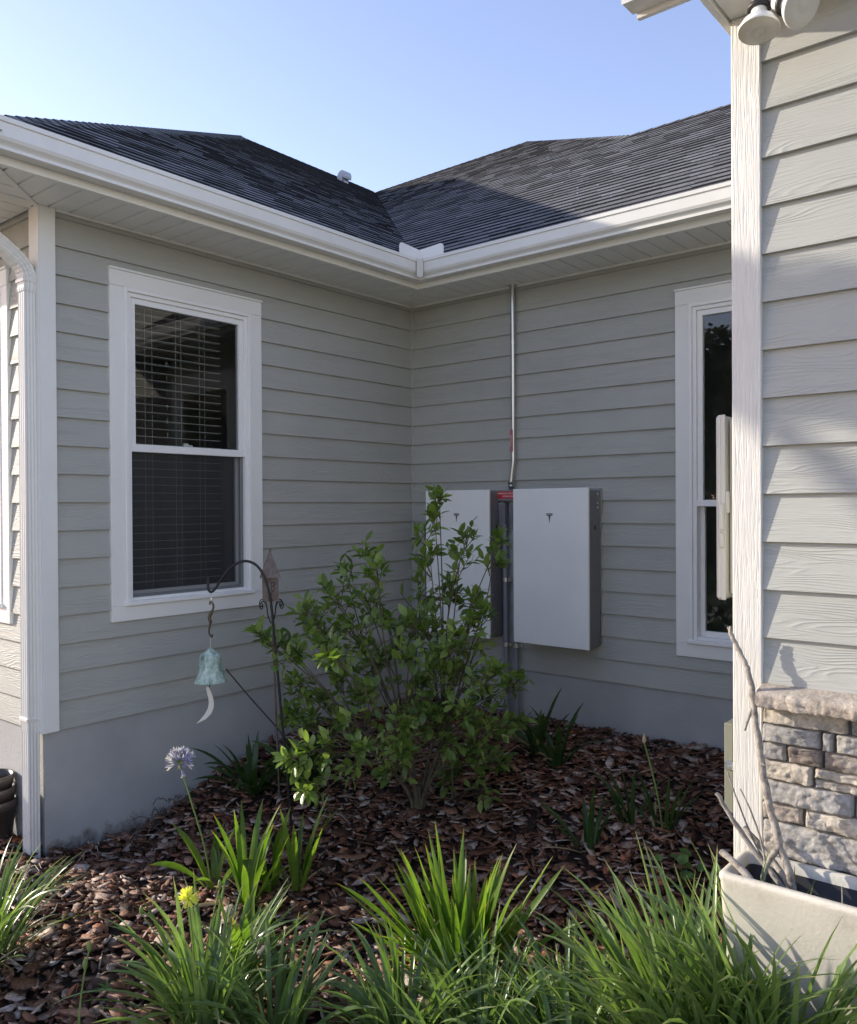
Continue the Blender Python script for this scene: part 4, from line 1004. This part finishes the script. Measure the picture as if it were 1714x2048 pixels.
# agapanthus
aga = [((2.58, -2.72), 100, .53, .029, m_agap, 'bright green broad-leaved clump standing in the sun at the centre front', (.0, .75), (.05, .5)),
       ((1.40, -2.84), 16, .54, .034, m_agap, 'sunlit strap-leaved plant nearest the iron hook, middle of its group', (.0, .55), (.05, .7)),
       ((1.10, -2.80), 8, .38, .040, m_agap, 'strap-leaved plant with the lilac flower and browned leaf tips', (.1, 1.1), (.3, 1.0)),
       ((1.34, -2.65), 8, .44, .030, m_agap, 'small strap-leaved plant between its two neighbours behind the yellow flower', (.0, .6), (.1, .6)),
       ((1.46, -2.59), 10, .46, .028, m_agap, 'strap-leaved plant at the right of its group, closest to the shrub', (.0, .6), (.05, .9)),
       ((1.93, -3.28), 12, .44, .040, m_agap, 'yellow-green strap-leaved plant growing up through the front left grass', (.0, .9), (.1, .7)),
       ((.42, -2.02), 26, .44, .036, m_agshade, 'dark strap-leaved plant in the shade against the left wall', (.1, .9), (.3, 1.3)),
       ((.62, -1.80), 22, .46, .036, m_agshade, 'dark strap-leaved plant in the shade behind the lantern stake', (.0, .8), (.3, 1.1)),
       ((1.66, -.70), 16, .42, .034, m_agshade, 'dark strap-leaved plant in the shade at the back, right of the shrub', (.0, .9), (.3, 1.1)),
       ((1.86, -.80), 12, .40, .032, m_agshade, 'dark strap-leaved plant in the shade farthest right of the shrub', (.0, .9), (.3, 1.2)),
       ((2.52, -1.60), 9, .34, .026, m_agshade, 'small shaded leafy sprout, leftmost of the three right of the shrub', (.0, .7), (.2, .8)),
       ((2.60, -1.26), 9, .34, .024, m_agshade, 'small shaded leafy sprout, middle of the three right of the shrub', (.0, .6), (.2, .7)),
       ((2.79, -1.29), 9, .36, .024, m_agshade, 'small shaded leafy sprout carrying a tall closed bud', (.0, .6), (.2, .7))]
for xy, n, L, W, mt, lab, le, cu in aga:
    o = clump('agapanthus_plant', lab, 'plant', xy, n, L, W, mt, le, cu, .11 if n > 40 else .045, 'strap-leaved plants in the bed', 9)
    if 'lilac' in lab: flo = o
    if 'bud' in lab: budp = o
def floret(mb, p, d, s):
    d = Vector(d).normalized(); a = d.orthogonal().normalized(); b = d.cross(a); p = Vector(p)
    for k in range(6):
        an = k * math.pi / 3; o_ = a * math.cos(an) + b * math.sin(an); w_ = (-a * math.sin(an) + b * math.cos(an)) * s * .14
        rows = [[p - w_ * .4, p, p + w_ * .4], [p + d * s * .6 + o_ * s * .14 - w_, p + d * s * .6 + o_ * s * .16, p + d * s * .6 + o_ * s * .14 + w_], [p + d * s + o_ * s * .40 - w_ * .3, p + d * s + o_ * s * .42, p + d * s + o_ * s * .40 + w_ * .3]]
        mb.grid(rows, [[(0, i / 2), (.5, i / 2), (1, i / 2)] for i in range(3)])
top = Vector((1.009, -2.939, -1.29))
mb = MB(); mb.tube(smooth_curve([(1.12, -2.84, -1.9), (1.10, -2.865, -1.70), (1.05, -2.905, -1.48), (1.009, -2.939, -1.296)], 5), .0042, 7); mb.build('flower_stem', m_stalk, flo)
mb = MB(); ml = MB()
for i in range(28):
    d = Vector((random.gauss(0, 1), random.gauss(0, 1), random.gauss(.75, .7))).normalized(); e = top + d * random.uniform(.022, .034)
    ml.tube([top, e], .0009, 4); floret(mb, e, d, random.uniform(.034, .05))
fh = mb.build('flower_head', m_lilac, flo); ml.build('flower_stalks', m_stalk, fh)
mb = MB(); mb.lathe(top + Vector((.004, -.006, -.022)), [(.001, -.012), (.008, -.004), (.007, .006), (.002, .012)], 8); mb.build('dry_bract', m_bud, fh)
mb = MB(); bt = Vector((2.70, -1.33, -1.25)); mb.tube(smooth_curve([(2.79, -1.29, -1.79), (2.765, -1.30, -1.55), (2.725, -1.315, -1.36), bt], 5), .0045, 7); mb.build('flower_stem', m_stalk, budp)
mb = MB(); mb.lathe(bt, [(.004, -.004), (.010, .006), (.011, .018), (.006, .034), (.001, .048)], 10); mb.build('flower_bud', m_bud, budp)

# yellow dandelion-like weed with buds
dn = thing('dandelion_weed', (1.93, -3.46, -1.93), 'tall thin weed with one yellow flower and closed buds at the front left', 'weed')
mb = MB(); ms = MB(); fy = MB()
ft = Vector((1.887, -3.492, -1.500))
for tp_, r_ in (((1.887, -3.492, -1.515), .0022), ((1.978, -3.416, -1.46), .0022), ((1.752, -3.605, -1.555), .0022), ((1.859, -3.519, -1.80), .0022)):
    b_ = Vector((1.93 + random.uniform(-.04, .04), -3.46 + random.uniform(-.04, .04), -1.95)); tv = Vector(tp_)
    ms.tube(smooth_curve([b_, b_ * .6 + tv * .4 + Vector((random.uniform(-.03, .03), 0, .02)), b_ * .25 + tv * .75 + Vector((random.uniform(-.02, .02), 0, .01)), tv], 5), r_, 6)
    if tv.z > -1.51 or tv.z < -1.52: mb = MB(); mb.lathe(tv, [(.003, -.004), (.008, .004), (.008, .016), (.005, .026), (.001, .03)], 9); mb.build('bud', m_stalk, dn)
ms.build('stems', m_stalk, dn); mb = MB(); mb.lathe((1.887, -3.492, -1.515), [(.003, -.008), (.010, .004), (.012, .014), (.002, .016)], 10); mb.build('calyx', m_stalk, dn)
fn = Vector((.5, -.35, .8)).normalized(); fa = fn.orthogonal().normalized(); fbv = fn.cross(fa)
for k in range(64):
    an = random.uniform(0, 6.283); el_ = random.uniform(.1, 1.15); d = (fa * math.cos(an) + fbv * math.sin(an)) * math.cos(el_) + fn * math.sin(el_); s_ = d.cross(fn).normalized() * .0032; l_ = .042 * (.6 + .45 * math.cos(el_))
    fy.grid([[ft + d * .004 - s_ * .5, ft + d * .004 + s_ * .5], [ft + d * l_ * .6 - s_, ft + d * l_ * .6 + s_], [ft + d * l_ - s_ * .8, ft + d * l_ + s_ * .8]], [[(.2, 0), (.8, 0)], [(.2, .5), (.8, .5)], [(.2, .8), (.8, .8)]])
fy.build('flower', m_yellow, dn)
dn2 = thing('bud_weed', (1.62, -3.86, -1.93), 'pair of thin hairy weed stalks with closed buds at the bottom left', 'weed')
mb = MB(); ms = MB()
for tp_ in ((1.694, -3.797, -1.70), (1.705, -3.787, -1.635)):
    b_ = Vector((1.715 + random.uniform(-.02, .02), -3.84, -1.95)); tv = Vector(tp_)
    ms.tube(smooth_curve([b_, b_ * .5 + tv * .5 + Vector((-.01, 0, .01)), tv], 5), .0028, 6); mb = MB(); mb.lathe(tv, [(.003, -.006), (.008, .004), (.009, .018), (.006, .03), (.001, .036)], 9); mb.build('bud', m_stalk, dn2)
ms.build('stems', m_stalk, dn2)

# small round-leaved weed
wd = thing('round_leaved_weed', (3.02, -1.66, gz(3.02, -1.66)), 'small weed with round leaves on the mulch left of the planter', 'weed')
mb = MB()
for i in range(11):
    c = Vector((3.02 + random.uniform(-.09, .09), -1.66 + random.uniform(-.1, .12), gz(3.02, -1.66) + random.uniform(.03, .14))); n_ = Vector((random.uniform(-.5, .5), random.uniform(-.8, 0), 1)).normalized(); a = n_.orthogonal().normalized(); b = n_.cross(a); r_ = random.uniform(.016, .030)
    ring = [c + (a * math.cos(k * .524) + b * math.sin(k * .524)) * r_ * (1 + .08 * math.cos(k * 2.6)) for k in range(12)]
    rows = [[c + n_ * -.004] * 12, ring]; mb.grid(rows, [[(.3, .2)] * 12] * 2, closed=True); mb.tube([c, (c.x * .4 + 3.02 * .6, c.y * .4 - 1.66 * .6, gz(3.02, -1.66))], .0012, 4)
mb.build('leaves', m_weed, wd)
wd = thing('low_weed', (1.53, -3.62, gz(1.53, -3.62)), 'tiny star-shaped weed lying on the mulch at the bottom left', 'weed')
mb = MB()
for i in range(9): blade(mb, (1.53, -3.62, gz(1.53, -3.62) + .012), i * .7 + random.uniform(-.2, .2), 1.2, .055, .012, .4, 4)
mb.build('leaves', m_weed, wd)
# dry straw by the downspout
for k, (bx_, by_, lab, nn) in enumerate(((.20, -3.30, 'bunch of dry straw stalks lying on the mulch at the downspout foot', 12), (.12, -2.93, 'few dry straw stalks against the bare foundation', 4))):
    mb = MB()
    for i in range(nn):
        a = R(random.uniform(-75, -5)); L = random.uniform(.06, .15); p = Vector((bx_ + random.uniform(-.06, .1), by_ + random.uniform(-.05, .05), gz(bx_, by_) + .03)); e = p + Vector((math.cos(a) * L, math.sin(a) * L, random.uniform(-.01, .02)))
        mb.tube([p, (p + e) / 2 + Vector((0, 0, .018)), e], .0019, 5)
    tag(mb.build('dry_stalks', m_straw), lab, 'dry stalks', 'dry stalks near the downspout')
mb = MB()
for i in range(70):
    p = Vector((random.uniform(.05, .22), random.gauss(-2.50, .14), 0)); p.z = gz(p.x, p.y) + max(0, random.gauss(.05, .05)) * math.exp(-((p.y + 2.5) / .2) ** 2); a = random.uniform(0, 6.28); L = random.uniform(.03, .10)
    e = p + Vector((math.cos(a) * L * .6, math.sin(a) * L, random.uniform(-.02, .05))); mb.tube([p, (p + e) / 2 + Vector((0, 0, .012)), e], random.uniform(.0015, .004), 4)
tag(mb.build('plant_debris', m_bark), 'heap of dark dead roots and stems against the bare foundation', 'debris')

# ------------------------------------------------------------------ camellia shrub
CL = [(1.63, -1.66, 0.0, 0.073), (1.6, -1.67, -0.08, 0.07), (1.51, -1.65, -0.18, 0.103), (1.63, -1.4, -0.19, 0.1), (1.87, -1.42, -0.23, 0.074), (1.56, -1.66, -0.34, 0.119), (1.72, -1.59, -0.32, 0.118), (1.72, -1.27, -0.37, 0.1), (1.16, -1.78, -0.3, 0.082), (1.02, -1.8, -0.41, 0.083), (1.44, -1.97, -0.4, 0.11), (1.2, -2.06, -0.53, 0.117), (1.2, -1.8, -0.58, 0.146), (1.39, -1.55, -0.54, 0.153), (1.48, -1.38, -0.54, 0.12), (1.57, -1.28, -0.59, 0.126), (1.2, -2.25, -0.61, 0.103), (1.13, -1.88, -0.74, 0.134), (1.28, -1.7, -0.71, 0.152), (1.52, -1.64, -0.73, 0.143), (1.82, -1.66, -0.69, 0.115), (1.77, -1.45, -0.64, 0.08), (0.99, -2.42, -0.73, 0.059), (0.65, -2.0, -0.86, 0.103), (0.87, -1.87, -0.82, 0.108), (1.69, -2.56, -0.74, 0.101), (1.04, -2.21, -0.86, 0.084), (1.13, -1.62, -0.9, 0.133), (0.92, -2.08, -1.06, 0.104), (0.86, -1.87, -1.2, 0.108), (0.73, -2.01, -1.26, 0.084), (0.98, -2.09, -1.28, 0.103), (1.27, -1.92, -1.09, 0.096), (1.07, -1.94, -1.03, 0.081), (1.52, -1.71, -1.06, 0.074), (1.7, -1.78, -0.94, 0.098), (1.74, -1.62, -0.95, 0.123), (1.63, -1.29, -1.16, 0.125), (1.87, -1.74, -1.16, 0.118), (1.98, -1.65, -0.93, 0.081), (1.87, -1.25, -1.07, 0.082), (1.62, -1.75, -1.19, 0.106), (1.66, -2.06, -1.18, 0.105), (1.67, -2.05, -1.31, 0.089), (1.62, -2.62, -1.19, 0.116), (1.55, -2.68, -1.24, 0.073), (1.59, -2.65, -1.38, 0.053), (1.78, -2.49, -1.19, 0.082), (1.92, -1.57, -1.28, 0.137), (1.87, -1.24, -1.3, 0.099), (1.71, -1.68, -1.36, 0.1), (1.81, -1.53, -1.45, 0.112), (1.52, -1.44, -1.61, 0.071), (1.43, -1.87, -1.51, 0.078), (1.82, -1.35, -1.52, 0.075), (1.09, -1.66, -0.99, 0.103), (1.61, -1.9, -0.84, 0.108), (1.8, -1.78, -0.78, 0.108), (1.58, -1.82, -0.66, 0.099)]
sb = Vector((1.50, -1.70, -1.83))
shrub = thing('camellia_shrub', sb, 'bushy green shrub with glossy leaves growing in front of the left battery box', 'shrub')
def leaf(mb, p, d, up_, L, W):
    d = d.normalized(); s = d.cross(up_); s = s.normalized() if s.length > 1e-4 else d.orthogonal().normalized(); n_ = s.cross(d); rows = []; uv = []
    droop = random.uniform(-.05, .35); f = random.uniform(.1, .3)
    for t, wf in ((0, .06), (.18, .62), (.42, 1.0), (.68, .82), (.88, .36), (1, .02)):
        c = p + d * (L * t) - n_ * (droop * L * t * t); w_ = W * wf / 2
        rows.append([c - s * w_ + n_ * w_ * f, c, c + s * w_ + n_ * w_ * f]); uv.append([(0, t * .8), (.5, t * .8), (1, t * .8)])
    mb.grid(rows, uv)
lv = MB(); br = MB(); main = []
mains = [(1.42, -1.74, -1.35, .012), (1.30, -1.85, -1.45, .010), (1.62, -1.62, -1.35, .012), (1.66, -1.72, -1.50, .009), (1.52, -1.60, -1.40, .010), (1.36, -1.62, -1.40, .009), (1.55, -1.85, -1.45, .009)]
tp = []
for (x, y, z, r_) in mains:
    e = Vector((x, y, z)); pts = smooth_curve([sb + Vector((random.uniform(-.02, .02), random.uniform(-.02, .02), -.05)), sb + Vector(((x - sb.x) * .25, (y - sb.y) * .25, .17)), e], 5)
    br.tube(pts, [r_ * 1.5 - r_ * .6 * i / (len(pts) - 1) for i in range(len(pts))], 7); tp.append(e)
br.tube([sb + Vector((0, 0, -.1)), sb + Vector((.0, 0, .10)), sb + Vector((-.01, 0, .2))], [.036, .03, .024], 9)
for (x, y, z, r_) in CL:
    c = Vector((x, y, z)); s0 = min(tp, key=lambda q: (q - c).length + max(0, q.z - c.z) * 2); d0 = c - s0
    mid = s0 + d0 * .5 + Vector((random.uniform(-.05, .05), random.uniform(-.05, .05), random.uniform(-.02, .10)))
    pts = smooth_curve([s0, mid, c], 5); br.tube(pts, [.0058 - .0038 * i / (len(pts) - 1) for i in range(len(pts))], 6)
    nt = int((5 + r_ * 58) * (.7 if z > -.5 else 1))
    for k in range(nt):
        o_ = Vector((random.gauss(0, 1), random.gauss(0, 1), random.gauss(.25, .8))).normalized(); e = c + o_ * r_ * random.uniform(.35, 1.0); a = c - d0.normalized() * random.uniform(0, .12)
        mid2 = (a + e) / 2 + Vector((0, 0, random.uniform(-.02, .02))); br.tube([a, mid2, e], [.0028, .0022, .0014], 4, False)
        tw = (e - a).normalized(); n_l = random.randint(4, 6)
        for q in range(n_l):
            t = .45 + .55 * q / (n_l - 1); p = a.lerp(e, t); sp = tw.orthogonal().normalized(); sp.rotate(Matrix.Rotation(q * 2.4 + k, 3, tw))
            d = (tw * .75 + sp * .8 + Vector((0, 0, random.uniform(-.1, .35)))); upv = Vector((random.gauss(0, .35) - .15, random.gauss(0, .35) - .15, 1)).normalized()
            L = random.uniform(.036, .086); leaf(lv, p, d, upv, L, L * random.uniform(.46, .60))
SUB = []
for (x, y, z, r_) in CL:
    c = Vector((x, y, z)); s0 = min(tp, key=lambda q: (q - c).length + max(0, q.z - c.z) * 2)
    if z < -.35: SUB.append(s0.lerp(c, random.uniform(.5, .8)) + Vector((random.gauss(0, .05), random.gauss(0, .05) - .04, random.gauss(0, .05))))
for c in SUB:
    for k in range(4):
        o_ = Vector((random.gauss(0, 1), random.gauss(-.2, 1), random.gauss(.25, .8))).normalized(); e = c + o_ * random.uniform(.05, .13); br.tube([c, (c + e) / 2, e], [.0022, .0018, .0012], 4, False); tw = (e - c).normalized()
        for q in range(4):
            p = c.lerp(e, .4 + .2 * q); sp = tw.orthogonal().normalized(); sp.rotate(Matrix.Rotation(q * 2.4 + k, 3, tw)); L = random.uniform(.036, .08)
            leaf(lv, p, tw * .75 + sp * .8 + Vector((0, 0, random.uniform(-.1, .35))), Vector((random.gauss(0, .35) - .15, random.gauss(0, .35) - .15, 1)).normalized(), L, L * random.uniform(.46, .60))
for i in range(46):        # bare inner twigs
    s0 = random.choice(tp); e = s0 + Vector((random.gauss(0, .2), random.gauss(0, .2), random.uniform(.05, .5))); br.tube(smooth_curve([s0, (s0 + e) / 2 + Vector((random.gauss(0, .03), random.gauss(0, .03), 0)), e], 4), .0021, 4, False)
br.build('stems', m_stem, shrub); lv.build('foliage', m_camel, shrub)
sap = MB(); sap.tube(smooth_curve([(1.58, -1.50, -1.85), (1.585, -1.50, -1.55), (1.57, -1.52, -1.2), (1.60, -1.50, -.9)], 5), .007, 7); tag(sap.build('thin_stem', m_stem), 'single thin bare stem rising from the mulch just right of the shrub trunk', 'stem')

# nursery pots at the left edge
def pot(c, r, h, label, tilt=0):
    t_ = thing('nursery_pot', c, label, 'plant pot', 'stacked plant pots by the downspout')
    mb = MB(); mb.lathe(c, [(r * .78, 0), (r * .97, h * .8), (r, h * .8), (r, h * .86), (r * 1.03, h * .88), (r * 1.03, h), (r * .97, h), (r * .94, h * .8), (r * .7, .02), (.001, .02)], 28); mb.build('pot_shell', m_pot, t_)
pot((-.375, -3.25, -1.95), .125, .26, 'brown plastic plant pot standing at the left edge beside the downspout'); pot((-.375, -3.25, -1.88), .118, .26, 'brown plastic plant pot nested inside the one on the ground'); pot((-.377, -3.252, -1.81), .112, .26, 'topmost brown plastic plant pot of the nested stack at the left edge')

# ------------------------------------------------------------------ trees across the garden (out of view: one added to shade the post, two mirrored in the glass)
def tree(loc, h, crown, label, seed, trunk_r=.16, nleaf=2600, ls=.16):
    rn = random.Random(seed); x, y, z = loc; t_ = thing('oak_tree', loc, label, 'tree', 'trees across the garden')
    mb = MB(); mb.tube(smooth_curve([(x, y, z - .2), (x + .1, y, z + h * .3), (x - .05, y + .1, z + h * .6), (x, y, z + h * .85)], 5), [trunk_r * (1.2 - .9 * i / 15) for i in range(16)], 9)
    lf = MB(); tot = sum(c[3] * c[4] * c[5] for c in crown)
    for (cx, cy, cz, rx, ry, rz, *dense) in crown:
        c = Vector((x + cx, y + cy, z + cz)); mb.tube([(x, y, z + min(cz * .75, h * .8)), ((x + c.x) / 2, (y + c.y) / 2, z + cz * .9), c], [.06, .045, .02], 6)
        k = dense[0] if dense else int(nleaf * rx * ry * rz / tot)
        for i in range(k):
            o_ = Vector((rn.gauss(0, 1), rn.gauss(0, 1), rn.gauss(0, 1))).normalized() * rn.uniform(.35, 1) ** .6; p = c + Vector((o_.x * rx, o_.y * ry, o_.z * rz)); L = ls * rn.uniform(.6, 1.2) * (.55 if dense else 1)
            a = Vector((rn.gauss(0, 1), rn.gauss(0, 1), rn.gauss(0, .6))).normalized(); b = a.orthogonal().normalized(); b.rotate(Matrix.Rotation(rn.uniform(0, 6.28), 3, a))
            lf.grid([[p - b * L * .02, p + b * L * .02], [p + a * L * .5 - b * L * .24, p + a * L * .5 + b * L * .24], [p + a * L - b * L * .02, p + a * L + b * L * .02]], [[(.2, .2), (.8, .2)]] * 3)
    mb.build('trunk', m_bark, t_); lf.build('crown', m_tree, t_); return t_
bp = Vector((3.72, -2.45, .49)) + sd * 6.8  # added bough set up-sun of the post to cast its shade band
tb = Vector((bp.x - .7, bp.y - .9, -1.95))
pd = Vector((.342, -.94, 0))
tree(tb, 7.4, [(bp.x - tb.x + pd.x * k, bp.y - tb.y + pd.y * k, bp.z - tb.z + dz_, .26, .26, .25, 1100) for k, dz_ in ((-.20, .05), (.05, .02), (.30, .0), (.55, -.04))] + [(-.4, -.8, 7.4, 1.3, 1.4, .8), (.5, -1.5, 7.8, 1.1, 1.2, .8)], 'unseen tree added left of the house, its low bough shaped to shade the corner post', 5)
for i, (loc, h, sc, lab) in enumerate((((-2.4, -13.5, -1.95), 5.8, .85, 'leafy oak mirrored in the right window, left of its neighbour'), ((-4.6, -14.2, -1.95), 6.2, .95, 'taller oak mirrored in the right window, right of its neighbour'))):
    tree(loc, h, [(0, 0, h * .75, 2.0 * sc, 2.0 * sc, 1.9 * sc), (1.2 * sc, .3, h * .6, 1.6 * sc, 1.5 * sc, 1.4 * sc), (-1.2 * sc, -.2, h * .55, 1.6 * sc, 1.5 * sc, 1.4 * sc), (0, .3, h * .38, 1.8 * sc, 1.4 * sc, 1.3 * sc), (.2, 0, h * .18, 1.7 * sc, 1.2 * sc, .9 * sc)], lab, 20 + i, .2, 9000, .30)
